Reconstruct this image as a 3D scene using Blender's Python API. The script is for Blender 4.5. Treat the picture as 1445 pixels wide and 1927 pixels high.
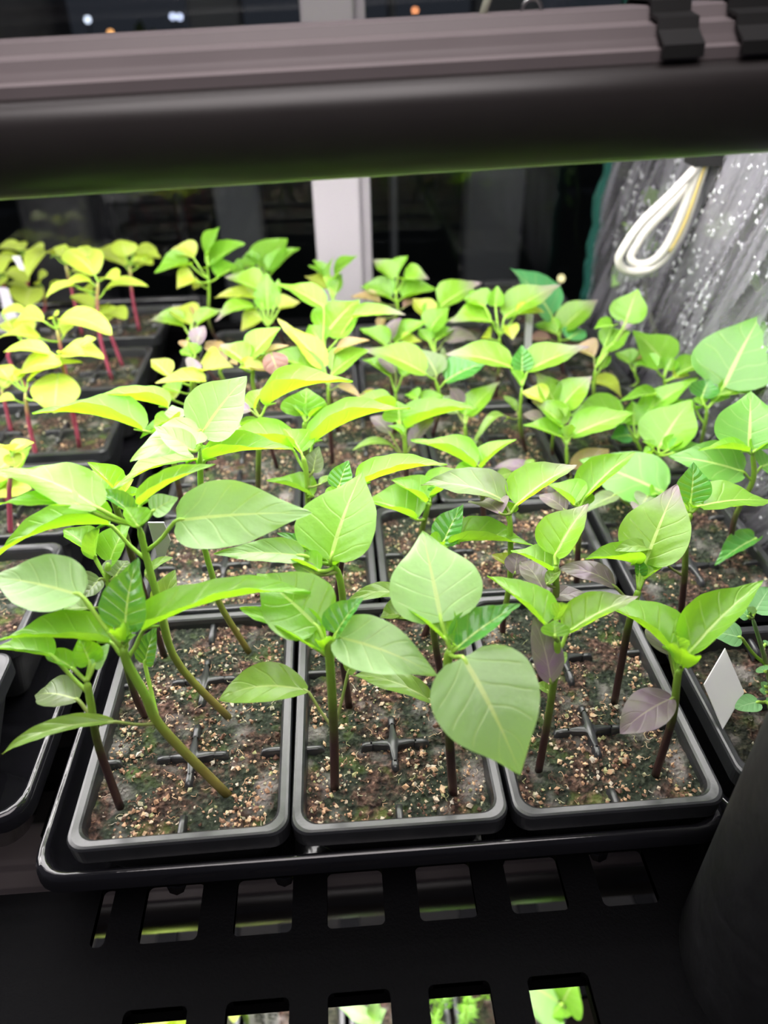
import bpy, math, random
import numpy as np
from mathutils import Vector, Matrix, noise

for o in list(bpy.data.objects):
    bpy.data.objects.remove(o, do_unlink=True)
SC = bpy.context.scene
COL = SC.collection
S = 0.01                       # the scene is laid out in centimetres

# ------------------------------------------------------------------ camera
FPX = 1400.0
CAMP = np.array([11.3, -15.67, 25.73])
YAW, PIT, ROL = [math.radians(a) for a in (3.21, 35.49, 1.30)]
def _rot():
    cy, sy = math.cos(YAW), math.sin(YAW)
    f = np.array([sy*math.cos(PIT), cy*math.cos(PIT), -math.sin(PIT)])
    r = np.array([cy, -sy, 0.0]); d = np.cross(f, r)
    c, s = math.cos(ROL), math.sin(ROL)
    return np.array([c*r+s*d, -s*r+c*d, f])
RM = _rot()
cam = bpy.data.cameras.new('camera')
camo = bpy.data.objects.new('camera', cam); COL.objects.link(camo)
camo.matrix_world = Matrix([[RM[0][i], -RM[1][i], -RM[2][i], CAMP[i]*S] for i in range(3)] + [[0, 0, 0, 1]])
cam.sensor_fit = 'VERTICAL'; cam.sensor_height = 36.0; cam.sensor_width = 36.0*1445/1927
cam.lens = FPX/1927*36.0
cam.clip_start = 0.005; cam.clip_end = 60
cam.dof.use_dof = True; cam.dof.focus_distance = 0.31; cam.dof.aperture_fstop = 7.5
SC.camera = camo

# ------------------------------------------------------------------ world, exposure
w = bpy.data.worlds.new('night'); SC.world = w; w.use_nodes = True
w.node_tree.nodes['Background'].inputs[0].default_value = (0.55, 0.6, 0.8, 1)
w.node_tree.nodes['Background'].inputs[1].default_value = 0.03
SC.view_settings.view_transform = 'Standard'; SC.view_settings.look = 'None'
SC.view_settings.gamma = 1.0; SC.view_settings.use_curve_mapping = False
SC.view_settings.exposure = 0.35
LED_STRENGTH = 14.5
LED_LOWER = 15.0
LED_UPPER = 3.0
rl = bpy.data.lights.new('front_fill_light', 'AREA'); rl.shape = 'DISK'; rl.size = 0.9; rl.energy = 9.0; rl.color = (1.0, 0.92, 0.92)  # added unseen fill for the front rows, above and behind the camera
rlo = bpy.data.objects.new('front_fill_light', rl); COL.objects.link(rlo); rlo.location = (0.1, -0.36, 1.0); rlo.rotation_euler = (math.radians(22), 0, 0)

# ------------------------------------------------------------------ geometry of the view (where things stand)
def ray(x, y):
    return np.array([(x-722.5)/FPX, (y-963.5)/FPX, 1.0]) @ RM
def uz(x, y, z):
    d = ray(x, y); return CAMP + d*((z-CAMP[2])/d[2])
def uy(x, y, Y):
    d = ray(x, y); return CAMP + d*((Y-CAMP[1])/d[1])
def ux(x, y, X):
    d = ray(x, y); return CAMP + d*((X-CAMP[0])/d[0])

# ------------------------------------------------------------------ helpers
def tag(o, label=None, cat=None, group=None, kind=None):
    if label: o['label'] = label
    if cat: o['category'] = cat
    if group: o['group'] = group
    if kind: o['kind'] = kind
    return o
def empty(name, loc, label=None, cat=None, group=None, kind=None):
    o = bpy.data.objects.new(name, None); COL.objects.link(o)
    o.location = [c*S for c in loc]; o.empty_display_size = 0.01
    return tag(o, label, cat, group, kind)
def org(parent):
    v = np.zeros(3)
    while parent is not None:
        v = v + np.array(parent.location)/S; parent = parent.parent
    return v

class MB:
    def __init__(s): s.v = []; s.f = []; s.uv = {}; s.mi = []
    def add(s, vs, fs, uvs=None, mi=0):
        b = len(s.v); s.v += [tuple(map(float, p)) for p in vs]
        for f in fs:
            s.f.append(tuple(b+i for i in f)); s.mi.append(mi)
        if uvs:
            for i, u in enumerate(uvs): s.uv[b+i] = u
    def box(s, a, b, mi=0):
        x0, y0, z0 = a; x1, y1, z1 = b
        s.add([(x0,y0,z0),(x1,y0,z0),(x1,y1,z0),(x0,y1,z0),(x0,y0,z1),(x1,y0,z1),(x1,y1,z1),(x0,y1,z1)],
              [(0,3,2,1),(4,5,6,7),(0,1,5,4),(1,2,6,5),(2,3,7,6),(3,0,4,7)], mi=mi)
    def tube(s, pts, rad, n=8, cap=True):
        pts = [np.array(p, float) for p in pts]; m = len(pts)
        rad = rad if hasattr(rad, '__len__') else [rad]*m
        vs, uv = [], []; ref = None
        for i, p in enumerate(pts):
            t = pts[min(i+1, m-1)] - pts[max(i-1, 0)]; t = t/(np.linalg.norm(t)+1e-9)
            if ref is None:
                ref = np.array([1, 0, 0.]) if abs(t[0]) < 0.8 else np.array([0, 1, 0.])
            a = ref - t*(ref@t); a /= np.linalg.norm(a)+1e-9; ref = a; b = np.cross(t, a)
            for k in range(n):
                an = 2*math.pi*k/n
                vs.append(p + rad[i]*(math.cos(an)*a + math.sin(an)*b)); uv.append((k/n, i/max(1, m-1)))
        fs = [(i*n+k, i*n+(k+1) % n, (i+1)*n+(k+1) % n, (i+1)*n+k) for i in range(m-1) for k in range(n)]
        if cap:
            fs.append(tuple(range(n))[::-1]); fs.append(tuple((m-1)*n+k for k in range(n)))
        s.add(vs, fs, uv)
    def rings(s, rings, close=True, cap_last=False, cap_first=False, mi=0):
        n = len(rings[0]); vs = [p for r in rings for p in r]
        fs = []
        for i in range(len(rings)-1):
            for k in range(n if close else n-1):
                fs.append((i*n+k, i*n+(k+1) % n, (i+1)*n+(k+1) % n, (i+1)*n+k))
        if cap_last: fs.append(tuple((len(rings)-1)*n+k for k in range(n)))
        if cap_first: fs.append(tuple(range(n))[::-1])
        s.add(vs, fs, mi=mi)
    def build(s, name, mat, parent=None, smooth=True, origin=None):
        o0 = np.array(origin, float) if origin is not None else org(parent)
        me = bpy.data.meshes.new(name)
        me.from_pydata([((p[0]-o0[0])*S, (p[1]-o0[1])*S, (p[2]-o0[2])*S) for p in s.v], [], s.f)
        if s.uv:
            L = me.uv_layers.new(name='UVMap')
            idx = np.zeros(len(me.loops), dtype=np.int32); me.loops.foreach_get('vertex_index', idx)
            U = np.zeros((len(s.v), 2), dtype=np.float32)
            for i, u in s.uv.items(): U[i] = u
            L.data.foreach_set('uv', U[idx].ravel())
        for m in (mat if isinstance(mat, (list, tuple)) else [mat]): me.materials.append(m)
        me.polygons.foreach_set('use_smooth', [smooth]*len(me.polygons))
        if isinstance(mat, (list, tuple)): me.polygons.foreach_set('material_index', s.mi)
        me.update()
        o = bpy.data.objects.new(name, me); COL.objects.link(o)
        if parent is not None: o.parent = parent
        elif origin is not None: o.location = [c*S for c in origin]
        return o

def smooth_curve(P, n):
    P = [np.array(p, float) for p in P]
    if len(P) == 2: return [P[0]+(P[1]-P[0])*i/n for i in range(n+1)]
    Q = [2*P[0]-P[1]] + P + [2*P[-1]-P[-2]]; out = []; m = len(P)-1
    for i in range(n+1):
        u = min(i/n*m, m-1e-6); k = int(u); t = u-k; a, b, c, d = Q[k:k+4]
        out.append(0.5*((2*b)+(c-a)*t+(2*a-5*b+4*c-d)*t*t+(3*b-a-3*c+d)*t**3))
    return out

# ------------------------------------------------------------------ materials
def newmat(name):
    m = bpy.data.materials.new(name); m.use_nodes = True
    nt = m.node_tree; nt.nodes.clear(); return m, nt
class N:
    def __init__(s, nt): s.nt = nt
    def __call__(s, t, ins=None, **kw):
        n = s.nt.nodes.new(t)
        for k, v in kw.items(): setattr(n, k, v)
        for k, v in (ins or {}).items():
            if isinstance(v, bpy.types.NodeSocket): s.nt.links.new(v, n.inputs[k])
            else: n.inputs[k].default_value = v
        return n
    def math(s, op, a, b=0.0, c=None):
        n = s.nt.nodes.new('ShaderNodeMath'); n.operation = op
        for i, v in enumerate([a, b] + ([c] if c is not None else [])):
            if isinstance(v, bpy.types.NodeSocket): s.nt.links.new(v, n.inputs[i])
            else: n.inputs[i].default_value = v
        return n.outputs[0]
    def mix(s, fac, a, b):
        n = s.nt.nodes.new('ShaderNodeMix'); n.data_type = 'RGBA'
        for i, v in ((0, fac), (6, a), (7, b)):
            if isinstance(v, bpy.types.NodeSocket): s.nt.links.new(v, n.inputs[i])
            else: n.inputs[i].default_value = v if i == 0 else (*v, 1) if len(v) == 3 else v
        return n.outputs[2]
    def ramp(s, fac, stops):
        n = s.nt.nodes.new('ShaderNodeValToRGB'); s.nt.links.new(fac, n.inputs[0])
        e = n.color_ramp.elements
        while len(e) < len(stops): e.new(0.5)
        for x, (p, c) in zip(e, stops): x.position = p; x.color = (*c, 1)
        return n.outputs[0]
    def out(s, sh):
        o = s.nt.nodes.new('ShaderNodeOutputMaterial'); s.nt.links.new(sh, o.inputs[0])

def plastic(name, col, rough, bump=0.0, scale=60, var=0.0, spec=0.5, metal=0.0):
    m, nt = newmat(name); n = N(nt)
    tc = n('ShaderNodeTexCoord').outputs['Object']
    nz = n('ShaderNodeTexNoise', {'Vector': tc, 'Scale': scale, 'Detail': 5.0})
    c = n.mix(nz.outputs[0], [x*(1-var) for x in col], [min(1, x*(1+var)) for x in col])
    r = n.math('MULTIPLY_ADD', nz.outputs[0], 0.25*rough, rough*0.87)
    ins = {'Base Color': c, 'Roughness': r, 'Specular IOR Level': spec, 'Metallic': metal}
    if bump:
        ins['Normal'] = n('ShaderNodeBump', {'Height': nz.outputs[0], 'Strength': bump, 'Distance': 0.002}).outputs[0]
    b = n('ShaderNodeBsdfPrincipled', ins)
    n.out(b.outputs[0]); return m

def emission(name, col, st):
    m, nt = newmat(name); n = N(nt)
    n.out(n('ShaderNodeEmission', {'Color': (*col, 1), 'Strength': st}).outputs[0]); return m

def leafmat(name, top, trans, purple=0.0, tipp=0.0, vein=(0.62, 0.75, 0.25), rough=0.31, tw=0.42, pcol=(0.16, 0.10, 0.15), blotch=0.0, nveins=5.0, quilt=0.32):
    """blade with pale midrib and side veins; purple = pigment over the blade, tipp = pigment towards the tip"""
    m, nt = newmat(name); n = N(nt)
    uvn = n('ShaderNodeUVMap'); sep = n('ShaderNodeSeparateXYZ', {0: uvn.outputs[0]})
    u, v = sep.outputs[0], sep.outputs[1]
    a = n.math('ABSOLUTE', n.math('SUBTRACT', u, 0.5))                 # 0 at midrib, .5 at the margin
    mid = n.math('LESS_THAN', a, n.math('MULTIPLY_ADD', v, -0.022, 0.03))
    wob = n('ShaderNodeTexNoise', {'Vector': n('ShaderNodeTexCoord').outputs['Object'], 'Scale': 55.0, 'Detail': 1.0}).outputs[0]
    ph = n.math('FRACT', n.math('ADD', n.math('SUBTRACT', n.math('MULTIPLY', v, nveins), n.math('MULTIPLY', n.math('POWER', a, 0.85), 2.3)), n.math('MULTIPLY', wob, 0.9)))
    d = n.math('ABSOLUTE', n.math('SUBTRACT', ph, 0.5))
    side = n('ShaderNodeMapRange', {0: d, 1: 0.0, 2: 0.075, 3: 0.30, 4: 0.0}).outputs[0]
    side = n.math('MULTIPLY', side, n.math('GREATER_THAN', 0.43, a))
    ob = n('ShaderNodeObjectInfo').outputs['Random']
    tc = n('ShaderNodeTexCoord').outputs['Object']
    nz = n('ShaderNodeTexNoise', {'Vector': tc, 'Scale': 120.0, 'Detail': 6.0}).outputs[0]
    big = n('ShaderNodeTexNoise', {'Vector': tc, 'Scale': 35.0, 'Detail': 2.0}).outputs[0]
    hs = n.math('MULTIPLY_ADD', n.math('ADD', ob, big), 0.35, 0.62)
    base = n('ShaderNodeMix', {0: 1.0, 6: (*top, 1)}, data_type='RGBA', blend_type='MULTIPLY')
    cmb = n('ShaderNodeCombineColor', {0: hs, 1: hs, 2: hs}); nt.links.new(cmb.outputs[0], base.inputs[7])
    col = base.outputs[2]; tcol = (*trans, 1)
    pf = None
    if purple or tipp:
        pf = n.math('MULTIPLY', n('ShaderNodeMapRange', {0: nz, 1: 0.3, 2: 0.65, 3: 0.35, 4: 1.0}).outputs[0], purple) if purple else None
        if tipp:
            tp = n('ShaderNodeMapRange', {0: n.math('ADD', v, n.math('MULTIPLY_ADD', big, 0.5, -0.25)), 1: 0.55, 2: 1.0, 3: 0.0, 4: tipp}).outputs[0]
            pf = tp if pf is None else n.math('MAXIMUM', pf, tp)
        col = n.mix(pf, col, pcol); tcol = n.mix(pf, tcol, [c*0.8 for c in pcol])
    vf = n.math('MULTIPLY', n.math('MAXIMUM', mid, side), 0.7 if not purple else 0.55)
    col = n.mix(vf, col, vein)
    h = n.math('ADD', n.math('MULTIPLY', nz, 0.35), n.math('MULTIPLY', n.math('MAXIMUM', mid, side), -0.5))
    h = n.math('ADD', h, n.math('MULTIPLY', n('ShaderNodeTexNoise', {'Vector': tc, 'Scale': 260.0}).outputs[0], 0.3))
    h = n.math('ADD', h, n.math('MULTIPLY', n.math('MULTIPLY', n.math('SQRT', d), n.math('GREATER_THAN', 0.47, a)), quilt))
    bmp = n('ShaderNodeBump', {'Height': h, 'Strength': 0.45, 'Distance': 0.0012}).outputs[0]
    bf = n('ShaderNodeNewGeometry').outputs['Backfacing']
    under = n.mix(0.6, col, [min(1, 0.25+0.75*c) for c in trans])
    col = n.mix(bf, col, under)
    rg = n.math('MULTIPLY_ADD', bf, 0.25, rough)
    pb = n('ShaderNodeBsdfPrincipled', {'Base Color': col, 'Roughness': rg, 'Specular IOR Level': 0.55, 'Normal': bmp})
    tb = n('ShaderNodeBsdfTranslucent', {'Color': tcol, 'Normal': bmp})
    mx = n('ShaderNodeMixShader', {0: tw, 1: pb.outputs[0], 2: tb.outputs[0]})
    n.out(mx.outputs[0]); return m

def stemmat(name, lo, hi, p0, p1):
    m, nt = newmat(name); n = N(nt)
    sep = n('ShaderNodeSeparateXYZ', {0: n('ShaderNodeUVMap').outputs[0]})
    nz = n('ShaderNodeTexNoise', {'Vector': n('ShaderNodeTexCoord').outputs['Object'], 'Scale': 150.0}).outputs[0]
    f = n.math('ADD', sep.outputs[1], n.math('MULTIPLY_ADD', nz, 0.2, -0.1))
    c = n.ramp(f, [(p0, lo), (p1, hi)])
    b = n('ShaderNodeBsdfPrincipled', {'Base Color': c, 'Roughness': 0.42, 'Subsurface Weight': 0.15, 'Subsurface Radius': (0.002, 0.002, 0.0005)})
    n.out(b.outputs[0]); return m

MT = {}
MT['g'] = leafmat('pepper_leaf_green', (0.20, 0.45, 0.04), (0.40, 0.80, 0.015))
MT['G'] = leafmat('pepper_leaf_pale_sheen', (0.36, 0.60, 0.23), (0.46, 0.80, 0.08), tw=0.34)  # paler green: lamp sheen of the front leaves put into the base colour
MT['d'] = leafmat('pepper_leaf_young', (0.07, 0.28, 0.05), (0.40, 0.74, 0.03), rough=0.2, tw=0.28, nveins=6.0, quilt=1.3)
MT['H'] = leafmat('pepper_leaf_mid', (0.15, 0.38, 0.07), (0.36, 0.72, 0.04), tw=0.34)  # darker copy of G, toned down where the lamp hits far leaves
MT['D'] = leafmat('pepper_leaf_blue_green', (0.07, 0.27, 0.09), (0.2, 0.5, 0.1), tw=0.25)
MT['n'] = leafmat('seed_leaf_olive', (0.20, 0.38, 0.05), (0.42, 0.58, 0.06), purple=0.12, nveins=4.0)
MT['p'] = leafmat('seed_leaf_purple', (0.20, 0.24, 0.11), (0.22, 0.19, 0.11), purple=0.85, pcol=(0.22, 0.13, 0.225), tw=0.3, nveins=4.0, vein=(0.5, 0.46, 0.34))
MT['P'] = leafmat('seed_leaf_pink', (0.30, 0.17, 0.13), (0.32, 0.17, 0.12), purple=0.5, pcol=(0.34, 0.17, 0.17), tw=0.35, nveins=4.0)
MT['q'] = leafmat('pepper_leaf_bronzed', (0.16, 0.30, 0.07), (0.30, 0.42, 0.05), purple=0.5, pcol=(0.22, 0.19, 0.17), tw=0.32)
MT['t'] = leafmat('pepper_leaf_purple_tip', (0.21, 0.43, 0.035), (0.42, 0.79, 0.015), tipp=0.9, pcol=(0.30, 0.20, 0.26))
MT['y'] = leafmat('pepper_leaf_yellowing', (0.42, 0.52, 0.06), (0.65, 0.75, 0.05), tipp=0.35, pcol=(0.5, 0.32, 0.2))
MT['o'] = leafmat('seed_leaf_orange', (0.38, 0.28, 0.09), (0.48, 0.38, 0.06), purple=0.35, pcol=(0.42, 0.26, 0.26), nveins=4.0)
MT['e'] = leafmat('lime_leaf', (0.52, 0.68, 0.09), (0.78, 0.92, 0.08), rough=0.4, vein=(0.75, 0.8, 0.35))
MT['T'] = leafmat('tomato_leaf', (0.15, 0.36, 0.13), (0.3, 0.55, 0.15), rough=0.6, tw=0.25, nveins=5.0, vein=(0.4, 0.6, 0.3))
MT['stem'] = stemmat('pepper_stem', (0.045, 0.018, 0.018), (0.26, 0.46, 0.05), 0.28, 0.72)
MT['stemg'] = stemmat('pepper_stem_green', (0.20, 0.17, 0.04), (0.25, 0.46, 0.05), 0.1, 0.55)
MT['stemr'] = stemmat('red_stem', (0.33, 0.06, 0.10), (0.50, 0.48, 0.16), 0.55, 0.95)
MT['stemt'] = stemmat('tomato_stem', (0.22, 0.26, 0.12), (0.2, 0.34, 0.12), 0.2, 0.8)
MT['pet'] = stemmat('petiole_green', (0.27, 0.48, 0.05), (0.35, 0.58, 0.08), 0.2, 0.8)
MT['petp'] = stemmat('petiole_olive', (0.22, 0.26, 0.08), (0.26, 0.36, 0.08), 0.2, 0.8)
MT['pack'] = plastic('pack_plastic', (0.022, 0.023, 0.026), 0.30, bump=0.15, scale=90, var=0.35, spec=0.6)
MT['tray'] = plastic('tray_plastic', (0.008, 0.008, 0.010), 0.09, bump=0.35, scale=22, var=0.3, spec=0.6)
MT['shelf'] = plastic('shelf_plastic', (0.0025, 0.0025, 0.003), 0.6, bump=0.2, scale=900, var=0.2, spec=0.03)
MT['post'] = plastic('post_plastic', (0.006, 0.006, 0.0075), 0.55, bump=0.25, scale=160, var=0.5)
MT['hood'] = plastic('hood_paint', (0.030, 0.026, 0.026), 0.36, bump=0.02, scale=40, var=0.1, metal=0.0)
MT['hoodtop'] = plastic('hood_top_extrusion', (0.20, 0.17, 0.175), 0.4, scale=40, var=0.1)
MT['refl'] = plastic('reflector_white', (0.8, 0.8, 0.8), 0.4)
MT['tape'] = plastic('black_strap', (0.006, 0.006, 0.006), 0.6)
MT['white'] = plastic('tag_white', (0.80, 0.78, 0.82), 0.45, scale=30, var=0.05)
MT['clear'] = plastic('tag_pale', (0.55, 0.53, 0.6), 0.3, scale=60, var=0.2)
MT['frame'] = plastic('window_frame_white', (0.50, 0.47, 0.51), 0.45, scale=8, var=0.06)
MT['cordw'] = plastic('cord_white', (0.62, 0.60, 0.55), 0.4)
MT['cordy'] = plastic('cord_yellow', (0.72, 0.58, 0.22), 0.5)
MT['string'] = plastic('hanger_cord_pale', (0.55, 0.58, 0.45), 0.6)
MT['steel'] = plastic('steel', (0.45, 0.45, 0.45), 0.3, metal=1.0)
MT['trim'] = plastic('green_trim', (0.01, 0.09, 0.07), 0.5)
MT['ink'] = plastic('ink', (0.03, 0.03, 0.03), 0.6)
MT['led'] = emission('led_light', (1.0, 0.965, 0.95), LED_STRENGTH)
MT['led3'] = emission('led_light_upper', (1.0, 0.93, 0.95), LED_UPPER)
MT['led2'] = emission('led_light_lower', (1.0, 0.965, 0.95), LED_LOWER)

def soilmat(name, moss):
    m, nt = newmat(name); n = N(nt)
    tc = n('ShaderNodeTexCoord').outputs['Object']
    a = n('ShaderNodeTexNoise', {'Vector': tc, 'Scale': 55.0, 'Detail': 6.0, 'Roughness': 0.7}).outputs[0]
    b = n('ShaderNodeTexNoise', {'Vector': tc, 'Scale': 420.0, 'Detail': 4.0}).outputs[0]
    vo = n('ShaderNodeTexVoronoi', {'Vector': tc, 'Scale': 520.0})
    c1 = n.ramp(b, [(0.34, (0.007, 0.004, 0.003)), (0.53, (0.055, 0.031, 0.023)), (0.76, (0.23, 0.135, 0.10))])
    c2 = n.ramp(b, [(0.32, (0.006, 0.009, 0.006)), (0.55, (0.018, 0.030, 0.018)), (0.8, (0.08, 0.10, 0.07))])
    f = n('ShaderNodeMapRange', {0: a, 1: 0.42, 2: 0.52, 3: 0.0, 4: 0.55+0.45*moss}).outputs[0]
    col = n.mix(f, c1, c2)
    g = n('ShaderNodeTexNoise', {'Vector': tc, 'Scale': 75.0, 'Detail': 3.0}).outputs[0]
    gf = n('ShaderNodeMapRange', {0: g, 1: 0.58, 2: 0.72, 3: 0.0, 4: 0.5*moss}).outputs[0]
    col = n.mix(gf, col, (0.10, 0.16, 0.02))
    wf = n('ShaderNodeMapRange', {0: n('ShaderNodeTexNoise', {'Vector': tc, 'Scale': 48.0, 'Detail': 2.0}).outputs[0], 1: 0.56, 2: 0.7, 3: 0.0, 4: 0.5}).outputs[0]
    col = n.mix(wf, col, (0.34, 0.31, 0.30))
    h = n.math('ADD', n.math('MULTIPLY', b, 0.7), n.math('MULTIPLY', vo.outputs[0], 0.6))
    bp = n('ShaderNodeBump', {'Height': h, 'Strength': 1.0, 'Distance': 0.002}).outputs[0]
    n.out(n('ShaderNodeBsdfPrincipled', {'Base Color': col, 'Roughness': 0.85, 'Normal': bp, 'Specular IOR Level': 0.25}).outputs[0])
    return m
MT['soil'] = soilmat('potting_soil', 0.8); MT['soil_dark'] = soilmat('potting_soil_dark', 0.4)
def gritmat():
    m, nt = newmat('soil_grit'); n = N(nt)
    r = n('ShaderNodeNewGeometry').outputs['Random Per Island']
    c = n.ramp(r, [(0.0, (0.07, 0.035, 0.025)), (0.22, (0.16, 0.08, 0.05)), (0.42, (0.42, 0.25, 0.15)), (0.62, (0.58, 0.40, 0.24)), (0.80, (0.50, 0.45, 0.38)), (0.93, (0.30, 0.30, 0.14))])
    n.out(n('ShaderNodeBsdfPrincipled', {'Base Color': c, 'Roughness': 0.75}).outputs[0]); return m
MT['grit'] = gritmat()

# ================================================================== THE SETTING
def struct(o, label=None): o['kind'] = 'structure'; 
def window():
    YW = 66.0
    r = empty('window_1', (12, YW, 0), kind='structure', label='night window behind the trays with a white mullion')
    def bar(name, x0, x1, y0, y1, z0, z1):
        m = MB(); m.box((x0, y0, z0), (x1, y1, z1)); o = m.build(name, MT['frame'], r, smooth=False)
        bv = o.modifiers.new('bevel', 'BEVEL'); bv.width = 0.003; bv.segments = 2
    bar('mullion', 9.3, 14.1, YW-2.2, YW+3, -30, 80)
    bar('mullion_bead', 14.1, 15.2, YW-0.6, YW+2.5, -30, 80)
    bar('jamb', -62, -56, YW-2.2, YW+3, -30, 80)
    bar('jamb', 78, 84, YW-2.2, YW+3, -30, 80)
    bar('sill', -62, 84, YW-3, YW+3, -34, -30)
    bar('head', -62, 84, YW-3, YW+3, 80, 86)
    m, nt = newmat('window_glass'); n = N(nt)
    lw = n('ShaderNodeFresnel', {'IOR': 1.5}).outputs[0]
    gl = n('ShaderNodeBsdfGlossy', {'Color': (1, 1, 1, 1), 'Roughness': 0.02}); tr = n('ShaderNodeBsdfTransparent', {'Color': (0.9, 0.93, 0.92, 1)})
    n.out(n('ShaderNodeMixShader', {0: lw, 1: tr.outputs[0], 2: gl.outputs[0]}).outputs[0])
    for x0, x1 in ((-56, 9.3), (15.2, 78)):
        g = MB(); g.box((x0, YW, -30), (x1, YW+0.4, 80)); g.build('pane', m, r, smooth=False)
window()
def walls():
    mw = plastic('wall_paint', (0.35, 0.34, 0.34), 0.8)
    m = MB(); m.box((-200, 63, -140), (200, 70, -34)); struct(m.build('wall_back', mw, smooth=False))
    mf = plastic('floor_boards', (0.06, 0.045, 0.035), 0.6, scale=5, var=0.4)
    m = MB(); m.box((-250, -250, -142), (250, 70, -140)); struct(m.build('floor', mf, smooth=False))
    mg = plastic('night_ground', (0.02, 0.025, 0.015), 0.9, scale=3, var=0.5)
    m = MB(); m.box((-900, 71, -150), (900, 1500, -140)); struct(m.build('ground', mg, smooth=False))
walls()
# outside in the dark: porch posts, tree trunks, far lights
def outside():
    bark = plastic('bark', (0.20, 0.185, 0.19), 0.9, bump=1.0, scale=14, var=0.6)
    paint = plastic('porch_post_paint', (0.2, 0.195, 0.21), 0.6, scale=5, var=0.1)
    def post(px0, px1, Y, label):
        a = uy(px0, 400, Y)[0]; b = uy(px1, 400, Y)[0]
        m = MB(); m.box((a, Y, -140), (b, Y+8, 220)); m.box((a-1.2, Y-1.2, -140), (b+1.2, Y+9.2, -120))
        o = m.build('porch_post', paint, smooth=False, origin=((a+b)/2, Y, -140)); tag(o, label, 'post')
        bv = o.modifiers.new('bevel', 'BEVEL'); bv.width = 0.008; bv.segments = 2
    post(405, 492, 150, 'grey porch post outside, left of the white mullion')
    post(878, 985, 175, 'grey porch post outside, between mullion and plastic cover')
    post(738, 748, 140, 'thin grey pole outside the window, right of mullion')
    def trunk(px, py, Y, r, label):
        c = uy(px, py, Y); m = MB(); rings = []
        for k in range(26):
            z = -140+k*18; ring = []
            for i in range(18):
                a = 2*math.pi*i/18; rr = r*(1+0.6*math.exp(-k*0.6))*(1+0.12*noise.noise(Vector((math.cos(a)*1.6, math.sin(a)*1.6+px, z*0.03))))
                ring.append((c[0]+2.5*math.sin(z*0.02+px)+rr*math.cos(a), Y+rr*math.sin(a), z))
            rings.append(ring)
        m.rings(rings, cap_last=True)
        o = m.build('tree_trunk', bark, origin=(c[0], Y, -140)); tag(o, label, 'tree trunk')
    trunk(25, 40, 190, 9, 'rough grey tree trunk outside at the far left of the window')
    trunk(70, 40, 260, 7, 'second tree trunk outside, just right of the far left trunk')
    for px, py, Y, r, col, lab in ((165, 37, 900, 2.4, (0.75, 0.8, 1.0), 'small white light outside, leftmost above the lamp hood'),
                            (325, 31, 900, 2.2, (0.65, 0.7, 1.0), 'bluish white light outside, left of a close pair'),
                            (338, 32, 900, 2.2, (0.65, 0.7, 1.0), 'bluish white light outside, right of a close pair'),
                            (208, 62, 900, 2.2, (1.0, 0.45, 0.15), 'small orange light outside, left above the lamp hood'),
                            (781, 20, 900, 2.2, (1.0, 0.35, 0.15), 'small orange light outside, right of the white mullion'),
                            (1056, 524, 300, 1.1, (1.0, 0.85, 0.45), 'small yellow light outside beside the plastic cover edge')):
        c = uy(px, py, Y); m = MB(); rings = []
        for k in range(1, 8):
            t = math.pi*k/8; rings.append([(c[0]+r*math.sin(t)*math.cos(a*math.pi/5), c[1]+r*math.sin(t)*math.sin(a*math.pi/5), c[2]+r*1.1*math.cos(t)) for a in range(10)])
        m.rings(rings, cap_last=True, cap_first=True)
        base = empty('yard_light', (c[0], c[1], -140), lab, 'light')
        m.build('bulb', emission('bulb_glow', col, 3.0), base)
        q = MB(); q.tube([(c[0], c[1], -140), (c[0], c[1], c[2]-r*0.9)], 1.0, 6); q.build('pole', MT['post'], base)
    # low garden shrubs seen dimly
    mg = leafmat('garden_leaf', (0.10, 0.17, 0.03), (0.2, 0.3, 0.03))
    random.seed(5)
    for px, py, Y, lab in ((130, 70, 330, 'dim garden shrub outside, below the white light'), (275, 52, 330, 'dim yellow-green garden shrub outside, left of the mullion')):
        c = uy(px, py, Y); m = MB()
        for k in range(260):
            d = Vector((random.gauss(0, 1), random.gauss(0, 1), random.gauss(0, 1))).normalized()*random.random()**0.4
            p = np.array([c[0]+d.x*11, Y+d.y*11, c[2]-9+d.z*8]); a = np.array([random.gauss(0, 1) for _ in range(3)])*1.6; b = np.array([random.gauss(0, 1) for _ in range(3)])*0.9
            m.add([p-a, p+b, p+a, p-b], [(0, 1, 2, 3)], [(0.5, 0), (1, 0.5), (0.5, 1), (0, 0.5)])
        r = empty('garden_shrub', (c[0], Y, -140), lab, 'shrub')
        f = m.build('foliage', mg, r); f['kind'] = 'stuff'
        q = MB(); q.tube([(c[0], Y, -140), (c[0]+2, Y, c[2]-9)], 1.5, 6); q.build('trunk', bark, r)
outside()

# ================================================================== THE SHELVING UNIT
def rrect(x0, x1, y0, y1, r, z, seg=4):
    r = max(0.01, min(r, (x1-x0)/2-1e-3, (y1-y0)/2-1e-3)); out = []
    for cx, cy, a0 in ((x1-r, y1-r, 0), (x0+r, y1-r, 90), (x0+r, y0+r, 180), (x1-r, y0+r, 270)):
        for k in range(seg+1):
            a = math.radians(a0+90*k/seg); out.append((cx+r*math.cos(a), cy+r*math.sin(a), z))
    return out

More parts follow.
